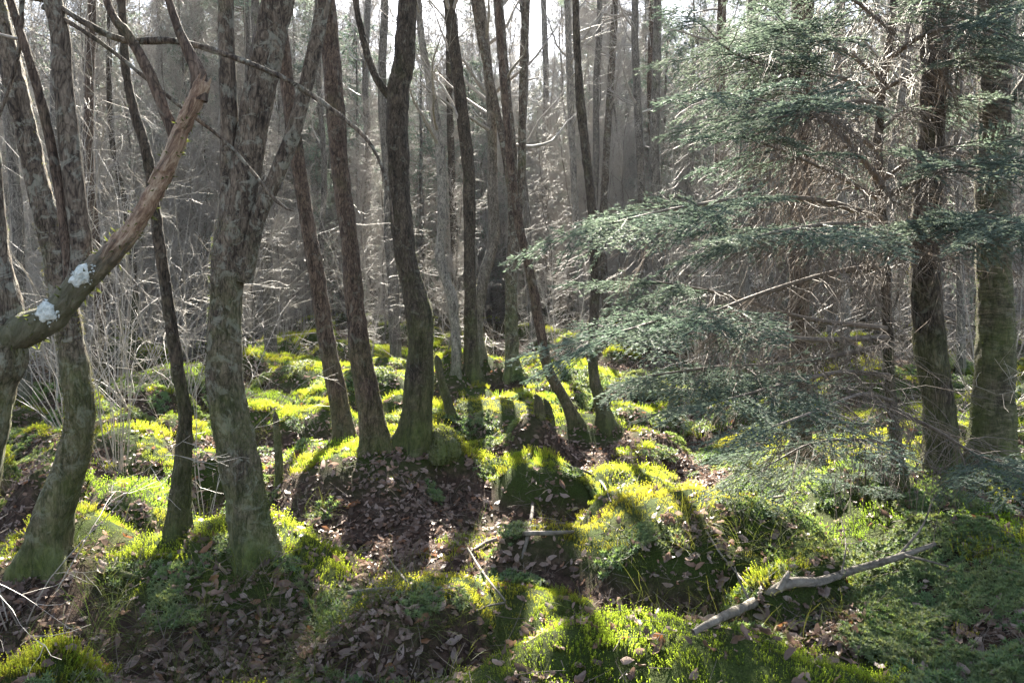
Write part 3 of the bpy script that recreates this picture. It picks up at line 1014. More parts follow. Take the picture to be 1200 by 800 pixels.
bgpts = []
tries = 0
while len(bgpts) < 240 and tries < 6000:
    tries += 1
    y = 13 + 34 * rng.random() ** .9
    x = (rng.random() * 2 - 1) * (y * .65 + .5)
    if any((x - a) ** 2 + (y - b) ** 2 < (.9 + .01 * y) ** 2 for a, b in bgpts):
        continue
    u, v = to_px(np.array([x, y, 3.0]))
    # leave the brightest opening of the canopy thinner
    if 400 < u < 660 and y < 26 and rng.random() < .3:
        continue
    bgpts.append((x, y))
def verts_of(me, n=260):
    co = np.empty(len(me.vertices) * 3, np.float32)
    me.vertices.foreach_get('co', co)
    co = co.reshape(-1, 3)
    return co[rng.integers(0, len(co), n)]


def shades(sub, x, y, s):
    P = sub * s + np.array([x, y, 0])
    return float((lit_at(P)[0] > .85).mean())


PSUB = [verts_of(c) for _, c in PROTO]
for x, y in bgpts:
    pi_ = int(rng.integers(len(PROTO)))
    tm, cm = PROTO[pi_]
    if y < 30:
        cand = [(x, y)] + [(x + rng.normal() * .9, max(12.5, y + rng.normal() * 1.5)) for _ in range(13)]
        x, y = min(cand, key=lambda c: shades(PSUB[pi_], c[0], c[1], 1.0))
    u, v = to_px(np.array([x, y, 1.0]))
    lab = 'bare thin tree ' + where(float(u), y)
    root = link('bare_tree', None, loc=(x, y, H1(x, y) - .02), label=lab, cat='tree', group='bare trees of the rear thicket')
    root.rotation_euler = (rng.normal() * .04, rng.normal() * .04, rng.random() * 6.28)
    s = min(.8 + .45 * rng.random(), (2.2 + (.36 if y < 26 else .45) * y) / tm['height']) if y < 26 else (.95 + .55 * rng.random())
    if y < 26 and shades(PSUB[pi_], x, y, s) > .05:
        s *= .62
    root.scale = (s, s, s)
    link('trunk', tm, root)
    link('crown', cm, root, kind='stuff')

# thin understorey saplings between the trunks
def sapling_proto(h):
    n = 3
    a = rng.random(n) * 6.283
    st = np.stack([np.cos(a) * .08, np.sin(a) * .08, np.full(n, -.05)], -1)
    c = curves(st, np.stack([np.cos(a) * .12, np.sin(a) * .12, np.ones(n)], -1), h * (.6 + .5 * rng.random(n)), 14, .05, .03)
    ac = Acc()
    ac.add(*tube_batch(c, taper(np.full(n, .011), np.full(n, .002), 14), 5))
    b_ = spawn(c, 26, .08, 1, .9)
    c2 = curves(b_[0], b_[1], .25 + .6 * rng.random(len(b_[0])), 6, .15, .03)
    ac.add(*tube_batch(c2, taper(np.full(len(c2), .003), np.full(len(c2), .0013), 6), 3))
    b_ = spawn(c2, 6, .15, 1, .7)
    c3 = curves(b_[0], b_[1], .08 + .25 * rng.random(len(b_[0])), 4, .2, .0)
    ac.add(*tube_batch(c3, taper(np.full(len(c3), .0018), np.full(len(c3), .001), 4), 3))
    return ac.mesh('bare_sapling', M_TWIGP)


SAP = [sapling_proto(3.0 + .5 * k) for k in range(5)]
SAPSUB = [verts_of(m_) for m_ in SAP]
nsap = 0
while nsap < 75:
    y = 8.5 + 16 * rng.random()
    x = (rng.random() * 2 - 1) * (y * .62)
    k = int(rng.integers(5))
    if shades(SAPSUB[k], x, y, 1.0) > .03 and rng.random() < .9:
        continue
    u, v = to_px(np.array([x, y, 1.0]))
    if y < 12 and 330 < u < 720:
        continue
    o_ = link('bare_sapling', SAP[k], loc=(x, y, H1(x, y)), label='thin pale sapling ' + where(float(u), y), cat='sapling', group='thin saplings of the understorey')
    o_.rotation_euler = (0, 0, rng.random() * 6.28)
    nsap += 1

# ------------------------------------------------------------------ conifers
def frond_mesh(name, length, nside, wid, needle, mat, dens=5, droop=.1, dead=0.0):
    """a flat spruce spray along +X"""
    acc = Acc()
    K = 8
    t = np.linspace(0, 1, K)
    ax = np.stack([t * length, .02 * np.sin(t * 5) * length, -droop * length * t ** 2], -1)
    segs = [ax]
    for k in range(nside):
        f = .08 + .9 * (k + .5) / nside
        sgn = 1 if k % 2 else -1
        L = wid * (1 - f) ** .75 * (.75 + .5 * rng.random()) + .02
        s = np.array([np.interp(f, t, ax[:, i]) for i in range(3)])
        a = R(52) + rng.normal() * .1
        d = np.array([math.cos(a), sgn * math.sin(a), rng.normal() * .12 - .1])
        segs.append(s + np.outer(np.linspace(0, 1, 5), d) * L + np.array([0, 0, -1]) * (np.linspace(0, 1, 5) ** 2 * L * .18)[:, None])
        if L > .09:
            for j in range(3):
                g = .3 + .22 * j
                s2 = s + d * L * g
                a2 = R(48) * (1 if j % 2 else -1)
                d2 = np.array([d[0] * math.cos(a2) - d[1] * math.sin(a2), d[0] * math.sin(a2) + d[1] * math.cos(a2), d[2] - .05])
                segs.append(s2 + np.outer(np.linspace(0, 1, 4), d2) * L * .42 * (1.1 - g))
    tips = []
    for i, sg in enumerate(segs):
        r = np.linspace(.0035 if i == 0 else .0018, .001, len(sg))
        v, q = tube_batch(sg[None], r[None], 3)
        acc.add(v, q)
        tips.append(np.zeros(len(v)))
        L = np.linalg.norm(np.diff(sg, axis=0), axis=1).sum()
        n = max(4, int(L * 100 * dens * (1 - dead)))
        tt = rng.random((1, n)) * .98 + .02
        pos, tan = sample(sg[None], tt)
        pos, tan = pos[0], tan[0]
        side = unit(np.cross(tan, rng.normal(size=tan.shape)))
        side[:, 2] = np.abs(side[:, 2]) * .6 - .1
        d = unit(tan * .75 + side)
        ln = needle * (.7 + .5 * rng.random(n))[:, None]
        w = unit(np.cross(d, rng.normal(size=d.shape))) * .0017
        vv = np.stack([pos - w, pos + w, pos + d * ln + w * .3], 1).reshape(-1, 3)
        acc.add(vv, None, np.arange(3 * n).reshape(-1, 3))
        tips.append(np.tile([.3, .3, 1.], n))
    return acc.mesh(name, mat, False, attrs={'tip': (np.concatenate(tips), 'FLOAT')})


FROND = [frond_mesh('spray', .38 + .05 * k, 17 + k, .17 + .02 * k, .017, M_NEEDLE, 3.0) for k in range(5)]


def orient(o, d, up=(0, 0, 1), roll=0.0):
    d = Vector(d).normalized()
    z = Vector(up)
    y = z.cross(d)
    y = y.normalized() if y.length > 1e-4 else Vector((0, 1, 0))
    z = d.cross(y).normalized()
    from mathutils import Matrix
    m = Matrix((d, y, z)).transposed()
    if roll:
        m = m @ Matrix.Rotation(roll, 3, 'X')
    o.rotation_euler = m.to_euler()


sp_base = ground_hit(1057, 578)
dS = sp_base[1]
spruce_poly = [(1057, 578, 20), (1050, 520, 17), (1043, 450, 16), (1040, 380, 15), (1037, 300, 14), (1032, 240, 14), (1029, 170, 13), (1034, 100, 12), (1044, 40, 11), (1050, -20, 10)]
spruce = make_tree('spruce_tree', 'young blue-green spruce with dark thin stem and long drooping branches on the right', (1057, 578), spruce_poly, M_BARKD, S=22, fuzz=300, fuzz_top=.5, crown=False, top=5.2, flare=.3)
sp_o = np.array(spruce.location)
# start pixel on the stem, way points, depth offset of the tip (negative = towards the viewer), thickness px, sprays from fraction, number
BR = [
    ([(1033, 216), (1000, 172), (965, 135), (936, 85), (921, 30)], -.5, 8, .62, 7),
    ([(1034, 110), (985, 92), (920, 82), (860, 62), (825, 30)], -.6, 7, .45, 7),
    ([(1036, 95), (990, 60), (940, 40), (890, 45)], -.2, 6, .35, 7),
    ([(1040, 70), (1085, 40), (1140, 30), (1180, 45)], -.6, 7, .3, 7),
    ([(1034, 105), (1075, 85), (1120, 70), (1150, 70)], -.3, 6, .4, 5),
    ([(1031, 178), (990, 150), (920, 125), (850, 108)], -.9, 6, .55, 5),
    ([(1033, 235), (980, 205), (920, 178), (870, 160)], -.6, 6, .55, 5),
    ([(1033, 256), (960, 235), (880, 232), (790, 245), (715, 262)], -1.1, 8, .45, 15),
    ([(1036, 312), (985, 318), (930, 332), (870, 352), (805, 378)], -.9, 9, .78, 6),
    ([(1036, 275), (990, 262), (930, 268), (880, 278)], -1.2, 6, .4, 8),
    ([(1038, 395), (960, 398), (880, 390), (800, 372), (728, 388)], -1.0, 8, .62, 11),
    ([(1039, 385), (940, 372), (850, 345), (770, 330)], -.2, 7, .72, 6),
    ([(1041, 440), (985, 436), (920, 450), (850, 468)], -.9, 7, .45, 9),
    ([(1040, 405), (930, 425), (840, 430), (760, 440)], -.6, 7, .5, 10),
    ([(1032, 235), (1070, 215), (1105, 200), (1150, 190)], -.7, 6, .5, 5),
    ([(1036, 300), (1080, 275), (1140, 255), (1195, 262)], -1.0, 7, .3, 10),
    ([(1036, 290), (1070, 262), (1110, 250), (1160, 268)], -.7, 6, .35, 8),
    ([(1045, 480), (1090, 500), (1140, 530), (1185, 548)], -.8, 6, .6, 4),
    ([(1048, 520), (1000, 515), (950, 520), (900, 545)], -.3, 5, .45, 6),
    ([(1036, 210), (1080, 180), (1130, 168)], -.4, 5, .5, 3),
    ([(1044, 35), (1000, 0), (960, -25)], -.3, 5, .3, 6),
    ([(1046, 20), (1090, -5), (1130, -20)], -.4, 5, .3, 5),
    ([(1034, 130), (1010, 118), (960, 128), (900, 140)], -1.0, 5, .5, 5),
    ([(1046, 470), (1010, 462), (960, 480), (905, 500)], -1.3, 6, .5, 6),
    ([(1034, 150), (1060, 130), (1100, 118), (1130, 122)], .4, 5, .3, 8),
]
dead_acc = []
for pts, dd, w, f0, nsp in BR:
    n = len(pts)
    P = np.array([px(u, v, dS + dd * k / (n - 1)) for k, (u, v) in enumerate(pts)])
    r = np.linspace(w, 1.6, n) * .5 * dS / FPX
    LP, LR = resample(P, .05, r)
    v, q, _ = rough_tube(LP, LR, 8, lump=.05, ridge=.05, fine=.001)
    acc = Acc()
    acc.add(v, q)
    # dead side twigs hang from the inner bare length
    m = int(16 + 26 * np.linalg.norm(LP[-1] - LP[0]))
    t = rng.random((1, m)) * .75 + .03
    pos, tan = sample(LP[None], t)
    sidev = np.cross(tan[0], [0, 0, 1.]) * np.where(rng.random(m) < .5, 1, -1)[:, None]
    dv = unit(sidev + tan[0] * .5 + np.array([0, 0, -.25]) + rng.normal(size=(m, 3)) * .25)
    c = curves(pos[0], dv, .15 + .4 * rng.random(m), 6, .12, -.12)
    v, q = tube_batch(c, taper(np.full(m, .0026), np.full(m, .0011), 6), 3)
    acc.add(v, q)
    s3, d3, _, par = spawn(c, 6, .15, 1, .8)
    c3 = curves(s3, d3 + np.array([0, 0, -.5]), .05 + .16 * rng.random(len(s3)), 4, .2, -.1)
    v, q = tube_batch(c3, taper(np.full(len(s3), .0016), np.full(len(s3), .0008), 4), 3)
    acc.add(v, q)
    bo = link('branch', acc.mesh('branch', M_TWIGD, off=sp_o), spruce)
    for k in range(nsp):
        f = f0 + (1 - f0) * (k + .6 * rng.random()) / nsp
        if k == nsp - 1:
            f = .97
        pos, tan = sample(LP[None], np.array([[min(f, .99)]]))
        pos, tan = pos[0, 0], tan[0, 0]
        sd = 0 if k == nsp - 1 else (1 if k % 2 else -1)
        a = sd * (R(45) + rng.normal() * .2)
        hd = unit(np.array([tan[0] * math.cos(a) - tan[1] * math.sin(a), tan[0] * math.sin(a) + tan[1] * math.cos(a), tan[2] * .4 - .08 + rng.normal() * .1]))
        fo = link('spray', FROND[rng.integers(5)], bo, tuple(pos - sp_o))
        orient(fo, hd, roll=rng.normal() * .25)
        s = (.75 + .5 * rng.random()) * (1.0 - .25 * f + .15)
        fo.scale = (s, s, s)

# --- background spruces: dead lower skirts, green upper parts
def spruce_proto(h, low_green):
    K = 16
    zz = np.linspace(0, 1, K)
    P = np.zeros((K, 3))
    P[:, 2] = zz * h - .2
    P[:, 0] = .03 * np.cumsum(rng.normal(size=K))
    rad = (.07 + h * .004) * (1 - .93 * zz)
    V, Q = tube_batch(P[None], rad[None], 9)
    trunk = mesh('spruce_trunk', V, Q, mat=M_BARKBG)
    acc, ga = Acc(), Acc()
    nb = int(h * 15)
    t = np.sort(rng.random(nb)) * .93 + .05
    z = t * h - .2
    a = rng.random(nb) * 6.283
    L = (.35 + 1.55 * (1 - t) ** .8) * (.7 + .5 * rng.random(nb))
    st = np.stack([np.interp(t, zz, P[:, 0]), np.zeros(nb), z], -1)
    d = np.stack([np.cos(a), np.sin(a), -.15 + .45 * t + .35 * rng.normal(size=nb)], -1)
    c = curves(st, d, L, 7, .14, -.03)
    v, q = tube_batch(c, taper(.006 + .004 * L, np.full(nb, .0025), 7), 3)
    acc.add(v, q)
    s, dd, tt, par = spawn(c, 12, .12, 1, .9)
    dd = dd + np.array([0, 0, -.35])
    L2 = (.12 + .34 * rng.random(len(s))) * np.clip(L[par], .4, 1.3)
    c2 = curves(s, dd, L2, 5, .14, -.05)
    v, q = tube_batch(c2, taper(np.full(len(s), .003), np.full(len(s), .0014), 5), 3)
    acc.add(v, q)
    s4, d4, _, p4 = spawn(c2, 3, .1, 1, .7)
    c4 = curves(s4, d4 + np.array([0, 0, -.3]), .06 + .15 * rng.random(len(s4)), 3, .2, -.1)
    v, q = tube_batch(c4, taper(np.full(len(s4), .002), np.full(len(s4), .001), 3), 3)
    acc.add(v, q)
    green = (z[par] > low_green * h + rng.normal(size=len(par)) * .6) & (tt > .25)
    gc = c2[green]
    m = 9
    pos, tan = sample(gc, rng.random((len(gc), m)))
    pos, tan = pos.reshape(-1, 3), tan.reshape(-1, 3)
    dr = unit(tan + .7 * rng.normal(size=tan.shape))
    w = unit(np.cross(dr, rng.normal(size=dr.shape))) * .009
    ln = (.05 + .05 * rng.random(len(pos)))[:, None]
    ga.add(np.stack([pos - w, pos + w, pos + dr * ln], 1).reshape(-1, 3), None, np.arange(3 * len(pos)).reshape(-1, 3))
    tip = np.tile([.2, .2, 1.], len(pos))
    return trunk, acc.mesh('spruce_twigs', M_TWIGD), ga.mesh('spruce_needles', M_NEEDLE, False, attrs={'tip': (tip, 'FLOAT')})


SPROTO = [spruce_proto(11, .38), spruce_proto(8.0, .16)]
spts = [(-7.5, 20), (-5.6, 22), (-9.6, 19), (-3.9, 24), (-11.5, 23), (-8.4, 25), (-6.2, 27), (-13, 27), (-2.0, 26.5), (-0.4, 29), (1.6, 27), (3.1, 25), (4.6, 28), (6.4, 24), (5.3, 19.5), (7.2, 18), (9.0, 21),
        (11.5, 24), (8.6, 28), (13.5, 27), (-15, 22), (-1.2, 34), (-4.5, 33), (2.4, 34), (6.0, 34), (10.5, 33), (-9, 34), (4.2, 15.5), (5.9, 13.8), (8.2, 14.5), (-6.6, 16.5), (-10.5, 15.5), (3.0, 19), (14.5, 21)] + [(-24 + 1.65 * k + rng.normal() * .6, 30 + 12 * rng.random()) for k in range(30)] + [(-14 + 1.5 * k, 24.5 + 3 * rng.random()) for k in range(10)]
SSUB = [verts_of(c) for _, c, _ in SPROTO]
for x, y in spts:
    pi_ = int(rng.integers(len(SPROTO)))
    tm, cm, nm = SPROTO[pi_]
    if y < 28:
        cand = [(x, y)] + [(x + rng.normal() * .8, y + rng.normal() * 1.2) for _ in range(7)]
        x, y = min(cand, key=lambda c: shades(SSUB[pi_], c[0], c[1], 1.0))
    u, v = to_px(np.array([x, y, 1.0]))
    lab = 'dead-skirted conifer ' + where(float(u), y)
    root = link('background_conifer', None, loc=(x, y, H1(x, y) - .02), label=lab, cat='tree', group='conifers in the back')
    root.rotation_euler = (0, 0, rng.random() * 6.28)
    s = .85 + .35 * rng.random()
    root.scale = (s, s, s)
    link('trunk', tm, root)
    link('twigs', cm, root, kind='stuff')
    link('foliage', nm, root, kind='stuff')

def joined(name, parts):
    V, Q, T, mats, mi, n = [], [], [], [], [], 0
    for p in parts:
        co = np.empty(len(p.vertices) * 3, np.float32)
        p.vertices.foreach_get('co', co)
        li = np.empty(len(p.loops), np.int32)
        p.loops.foreach_get('vertex_index', li)
        (Q if len(li) == 4 * len(p.polygons) else T).append((li.reshape(-1, 4 if len(li) == 4 * len(p.polygons) else 3) + n, len(mats)))
        mats.append(p.materials[0])
        V.append(co.reshape(-1, 3))
        n += len(p.vertices)
    me = mesh(name, np.concatenate(V), np.concatenate([q for q, _ in Q]) if Q else None, np.concatenate([t for t, _ in T]) if T else None)
    for m_ in mats:
        me.materials.append(m_)
    me.polygons.foreach_set('material_index', np.concatenate([np.full(len(f), k, np.int32) for f, k in Q + T]))
    at = me.attributes.new('tip', 'FLOAT', 'POINT')
    at.data.foreach_set('value', np.full(len(me.vertices), .6, np.float32))
    return me


FARP = [joined('far_tree', p) for p in (PROTO[0], PROTO[2], PROTO[4], SPROTO[0], SPROTO[1])]

# ------------------------------------------------------------------ tall conifers added, with crowns out of view, to shade the floor
SHADE_TREES = [(-6.5, 11.5), (-3.9, 13.0), (-2.1, 14.6), (2.5, 13.8), (3.9, 12.4), (5.6, 11.0), (-5.2, 16.5), (4.8, 16.2), (7.6, 15.0), (1.9, 18.5)]
gxs, gys = [], []
shade_clumps = {i: [] for i in range(len(SHADE_TREES))}  # added foliage, placed up the sun ray from floor meant to be shaded
for _ in range(900):
    uq, vq = rng.uniform(-150, 1350), 440 + 460 * rng.random() ** 1.1
    q = px_z(uq, vq, .2)
    if q[1] > 13 or q[1] < 1.5:
        continue
    inside = (((uq - LITA[:, 0]) / LITA[:, 2]) ** 2 + ((vq - LITA[:, 1]) / LITA[:, 3]) ** 2).min()
    if inside < 2.3:
        continue
    if rng.random() > min(1, (q[1] / 5.0) ** 2 * .9 + .12):      # even cover per square metre of floor
        continue
    hmin = 3.2 + .62 * q[1]
    best, bd = None, 9
    for i, (tx, ty) in enumerate(SHADE_TREES):
        # height along the sun ray where it passes nearest this stem
        s0, s1 = SUN[0] / SUN[2], SUN[1] / SUN[2]
        hh = max(hmin, min(12.5, (ty - q[1]) / s1))
        c = np.array([q[0] + s0 * hh, q[1] + s1 * hh, hh])
        dd = math.hypot(c[0] - tx, c[1] - ty)
        if dd < bd:
            best, bd, bc = i, dd, c
    if best is not None and bd < 2.6:
        shade_clumps[best].append(bc)
for i, (tx, ty) in enumerate(SHADE_TREES):
    hz = 13.2
    K = 18
    P = np.zeros((K, 3))
    P[:, 2] = np.linspace(-.2, hz, K)
    P[:, 0] = np.cumsum(rng.normal(size=K)) * .03
    P[:, 1] = np.cumsum(rng.normal(size=K)) * .03
    P[:, :2] -= P[0, :2]
    rad = .11 * (1 - .85 * np.linspace(0, 1, K))
    org = np.array([tx, ty, H1(tx, ty)])
    u, v = to_px(np.array([tx, ty, 1.0]))
    near = ['far left behind the mossy trunks', 'behind the leaning trunk at far left', 'behind the big twin-stemmed tree', 'behind the leaning brown trunk', 'behind the dark central trunk', 'behind the forked trunk', 'behind the leaning sapling', 'behind the slim trunk', 'left of the spruce foliage', 'behind the spruce foliage', 'behind the spruce stem', 'behind the dark right trunk', 'behind the peeling trunk']
    root = link('shade_conifer', None, loc=tuple(org), label='tall straight conifer with unseen crown added for shade ' + near[min(12, max(0, int(u / 1200 * 13)))], cat='tree', group='conifers added to shade the clearing')
    v_, q_ = tube_batch(P[None], rad[None], 12)
    link('trunk', mesh('trunk', v_, q_, mat=M_BARKBG), root)
    ac, ga, tips = Acc(), Acc(), []
    if shade_clumps[i]:
        C = np.array(shade_clumps[i]) - org
        at = np.clip(C[:, 2] - .25 * np.hypot(C[:, 0], C[:, 1]) - .2, 3, hz - .3)
        S0 = np.stack([np.interp(at, P[:, 2], P[:, 0]), np.interp(at, P[:, 2], P[:, 1]), at], -1)
        tt = np.linspace(0, 1, 6)
        LB = S0[:, None] + (C - S0)[:, None] * tt[None, :, None]
        LB[:, :, 2] -= (.12 * np.sin(tt * math.pi))[None]
        gap = (lit_at((LB + org).reshape(-1, 3))[0].reshape(len(C), 6) > .9).any(1)
        LB, C = LB[~gap], C[~gap]
        v_, q_ = tube_batch(LB, taper(np.full(len(C), .012), np.full(len(C), .004), 6), 4)
        ac.add(v_, q_)
        nf = 26
        ctr = np.repeat(C, nf, 0) + rng.normal(size=(len(C) * nf, 3)) * np.array([.26, .26, .14])
        ok = lit_at(ctr + org)[0] < .6
        ctr = ctr[ok]
        dr = unit(rng.normal(size=ctr.shape) * np.array([1, 1, .5]))
        sd = unit(np.cross(dr, rng.normal(size=dr.shape)))
        Lf = (.14 + .16 * rng.random(len(ctr)))[:, None]
        nn = 9                                                    # needle tufts along each twiglet
        tt = np.linspace(.05, 1, nn)
        base = ctr[:, None] + dr[:, None] * (Lf[:, None] * tt[None, :, None])
        sg = np.where(np.arange(nn) % 2, 1, -1)[None, :, None]
        out = unit(dr[:, None] * .7 + sd[:, None] * sg)
        ln = .10
        w = dr[:, None] * .014
        vv = np.stack([base - w, base + w, base + out * ln], 2).reshape(-1, 3)
        ga.add(vv, None, np.arange(len(vv)).reshape(-1, 3))
        tip = np.tile([.2, .2, 1.], len(vv) // 3)
        if len(vv):
            link('crown', ga.mesh('crown', M_NEEDLE, False, attrs={'tip': (tip, 'FLOAT')}), root, kind='stuff')  # unseen crown, shaped only to cast shade outside the sunlit patches
    tw = Acc()
    c = curves(*spawn(P[None] + org, 40, .25, .95, 1.3)[:2], .4 + 1.0 * rng.random(40), 8, .1, .0)
    c2 = spawn(c, 8, .1, 1, .8)
    c2 = curves(c2[0], c2[1], .1 + .4 * rng.random(len(c2[0])), 5, .15, 0)
    c = c[sunny_gap(c)] - org
    c2 = c2[sunny_gap(c2)] - org
    for cc, r_, sd_ in ((c, .007, 4), (c2, .0028, 3)):
        v_, q_ = tube_batch(cc, taper(np.full(len(cc), r_), np.full(len(cc), .0012), cc.shape[1]), sd_)
        ac.add(v_, q_)
    link('branches', ac.mesh('branches', M_TWIGD), root, kind='stuff')

# ------------------------------------------------------------------ scatter with geometry nodes (uncountable ground cover)
def scatter(name, pts, rot, scl, pid, protos, label=None, parent=None, cat=None, kind='stuff', group=None):
    me = bpy.data.meshes.new(name)
    n = len(pts)
    me.vertices.add(n)
    me.vertices.foreach_set('co', np.asarray(pts, np.float32).ravel())
    for k, a, typ, f in (('rot', rot, 'FLOAT_VECTOR', 'vector'), ('scl', scl, 'FLOAT', 'value'), ('pid', pid, 'INT', 'value')):
        at = me.attributes.new(k, typ, 'POINT')
        at.data.foreach_set(f, np.asarray(a, np.int32 if typ == 'INT' else np.float32).ravel())
    o = link(name, me, parent, kind=kind, label=label, cat=cat, group=group)
    ng = bpy.data.node_groups.new(name + '_scatter', 'GeometryNodeTree')
    ng.interface.new_socket('Geometry', in_out='INPUT', socket_type='NodeSocketGeometry')
    ng.interface.new_socket('Geometry', in_out='OUTPUT', socket_type='NodeSocketGeometry')
    gi_, go = ng.nodes.new('NodeGroupInput'), ng.nodes.new('NodeGroupOutput')
    iop = ng.nodes.new('GeometryNodeInstanceOnPoints')
    jn = ng.nodes.new('GeometryNodeJoinGeometry')
    for p in reversed(protos):
        oi = ng.nodes.new('GeometryNodeObjectInfo')
        oi.inputs['Object'].default_value = p
        oi.inputs['As Instance'].default_value = True
        ng.links.new(oi.outputs['Geometry'], jn.inputs[0])

    def named(nm, dt):
        a = ng.nodes.new('GeometryNodeInputNamedAttribute')
        a.data_type = dt
        a.inputs[0].default_value = nm
        return a.outputs[0]
    e2r = ng.nodes.new('FunctionNodeEulerToRotation')
    ng.links.new(named('rot', 'FLOAT_VECTOR'), e2r.inputs[0])
    ng.links.new(gi_.outputs[0], iop.inputs['Points'])
    ng.links.new(jn.outputs[0], iop.inputs['Instance'])
    iop.inputs['Pick Instance'].default_value = True
    ng.links.new(named('pid', 'INT'), iop.inputs['Instance Index'])
    ng.links.new(e2r.outputs[0], iop.inputs['Rotation'])
    ng.links.new(named('scl', 'FLOAT'), iop.inputs['Scale'])
    ng.links.new(iop.outputs[0], go.inputs[0])
    md = o.modifiers.new('scatter', 'NODES')
    md.node_group = ng
    return o


def proto(name, me):
    return bpy.data.objects.new(name, me)      # never linked: only the source of the scatter


def moss_tuft(name, nshoot, spread, hgt, mat, whorls=6, per=4, raw=False):
    vs_, tips = [], []
    for _ in range(nshoot):
        a, rr = rng.random() * 6.283, spread * math.sqrt(rng.random())
        b = np.array([rr * math.cos(a), rr * math.sin(a), -.02])
        h = hgt * (.4 + .75 * rng.random())
        d = unit(np.array([b[0] * 2 + rng.normal() * .12, b[1] * 2 + rng.normal() * .12, 1.0]))
        top = b + d * h
        side = unit(np.cross(d, rng.normal(size=3)))
        vs_ += [b - side * .0008, b + side * .0008, top]
        tips += [0, 0, .3]
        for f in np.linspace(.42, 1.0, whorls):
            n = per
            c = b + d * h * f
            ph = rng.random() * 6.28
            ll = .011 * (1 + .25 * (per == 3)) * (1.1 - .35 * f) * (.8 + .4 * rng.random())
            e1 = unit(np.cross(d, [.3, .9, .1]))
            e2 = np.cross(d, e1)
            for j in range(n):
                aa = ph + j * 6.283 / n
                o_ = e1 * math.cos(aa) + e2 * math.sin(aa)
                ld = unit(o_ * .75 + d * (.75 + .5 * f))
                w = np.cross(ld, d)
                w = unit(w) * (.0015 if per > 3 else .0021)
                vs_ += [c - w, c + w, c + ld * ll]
                tips += [f * .8, f * .8, f]
    vs_ = np.array(vs_)
    if raw:
        return vs_, np.array(tips) ** 1.4
    return mesh(name, vs_, None, np.arange(len(vs_)).reshape(-1, 3), {'tip': (np.array(tips) ** 1.4, 'FLOAT')}, False, mat)


def rosette(name, n, spread, mat):
    """low feathery moss: small starry heads seen from above"""
    vs_, tips = [], []
    for _ in range(n):
        a, rr = rng.random() * 6.283, spread * math.sqrt(rng.random())
        c = np.array([rr * math.cos(a), rr * math.sin(a), .012 + .022 * rng.random()])
        for lay, (el, ll) in enumerate(((.2, .021), (.7, .017), (1.2, .011))):
            k = 6
            ph = rng.random() * 6.28
            for j in range(k):
                aa = ph + j * 6.283 / k
                d = np.array([math.cos(aa) * math.cos(el), math.sin(aa) * math.cos(el), math.sin(el)])
                w = np.array([-math.sin(aa), math.cos(aa), 0]) * .0042
                vs_ += [c - w, c + w, c + d * ll * (.8 + .4 * rng.random())]
                tips += [.5, .5, 1]
        s = unit(rng.normal(size=3) * np.array([1, 1, 0])) * .001
        vs_ += [np.array([c[0], c[1], -.02]) - s, np.array([c[0], c[1], -.02]) + s, c]
        tips += [0, 0, .3]
    vs_ = np.array(vs_)
    return mesh(name, vs_, None, np.arange(len(vs_)).reshape(-1, 3), {'tip': (np.array(tips), 'FLOAT')}, False, mat)


def grass_tuft(name, n, hgt, mat):
    acc, tips = Acc(), []
    a = rng.random(n) * 6.283
    st = np.stack([np.cos(a), np.sin(a), np.zeros(n)], -1) * (.03 * rng.random(n))[:, None]
    d = np.stack([np.cos(a) * .6, np.sin(a) * .6, np.ones(n)], -1) + rng.normal(size=(n, 3)) * .3
    K = 5
    c = curves(st, d, hgt * (.5 + rng.random(n)), K, .12, -.22)
    w = unit(np.cross(d, rng.normal(size=(n, 3))))[:, None] * (np.linspace(.0013, .0003, K))[None, :, None]
    V = np.stack([c - w, c + w], 2)
    idx = np.arange(n * K * 2).reshape(n, K, 2)
    Q = np.stack([idx[:, :-1, 0], idx[:, :-1, 1], idx[:, 1:, 1], idx[:, 1:, 0]], -1).reshape(-1, 4)
    tip = np.tile(np.repeat(np.linspace(0, 1, K), 2), n)
    return mesh(name, V.reshape(-1, 3), Q, None, {'tip': (tip, 'FLOAT')}, True, mat)


def leaf_mesh(name, L, W, curl, seed):
    n = 6
    V, Q = [], []
    for i in range(n):
        t = i / (n - 1)
        w = W * math.sin(math.pi * min(1, t * .92 + .05)) ** .8 * (1 - .25 * t)
        for j, s in enumerate((-1, 0, 1)):
            x = (t - .5) * L
            y = s * w * .5
            z = curl * L * (2 * (t - .5)) ** 2 * .35 + abs(s) * w * curl * .6 + .006 * math.sin(seed * 3 + i * 2.1 + s * 1.7)
            V.append((x, y + .08 * L * math.sin(t * 3 + seed), z))
    for i in range(n - 1):
        for j in range(2):
            a = i * 3 + j
            Q.append((a, a + 1, a + 4, a + 3))
    return mesh(name, V, Q, mat=M_LEAF)


LEAFM = [leaf_mesh('fallen_leaf', .050 + .006 * k, .034 + .004 * (k % 3), .15 + .75 * rng.random() * (1 if k % 2 else -.7), k) for k in range(7)]
TUFT = [proto('moss_tuft', moss_tuft('moss_tuft', 30, .06, .048 + .010 * k, M_MOSS)) for k in range(5)]
LOTUFT = [moss_tuft('', 13, .055, .046 + .011 * k, None, 4, 3, True) for k in range(4)]
ROSE = [proto('moss_rosette', rosette('moss_rosette', 16, .06, M_MOSS2)) for k in range(4)]
GRAS = [proto('grass_tuft', grass_tuft('grass_tuft', 22, .10 + .03 * k, M_GRASS)) for k in range(4)]
LEAFP = [proto('leaf_source', m) for m in LEAFM]


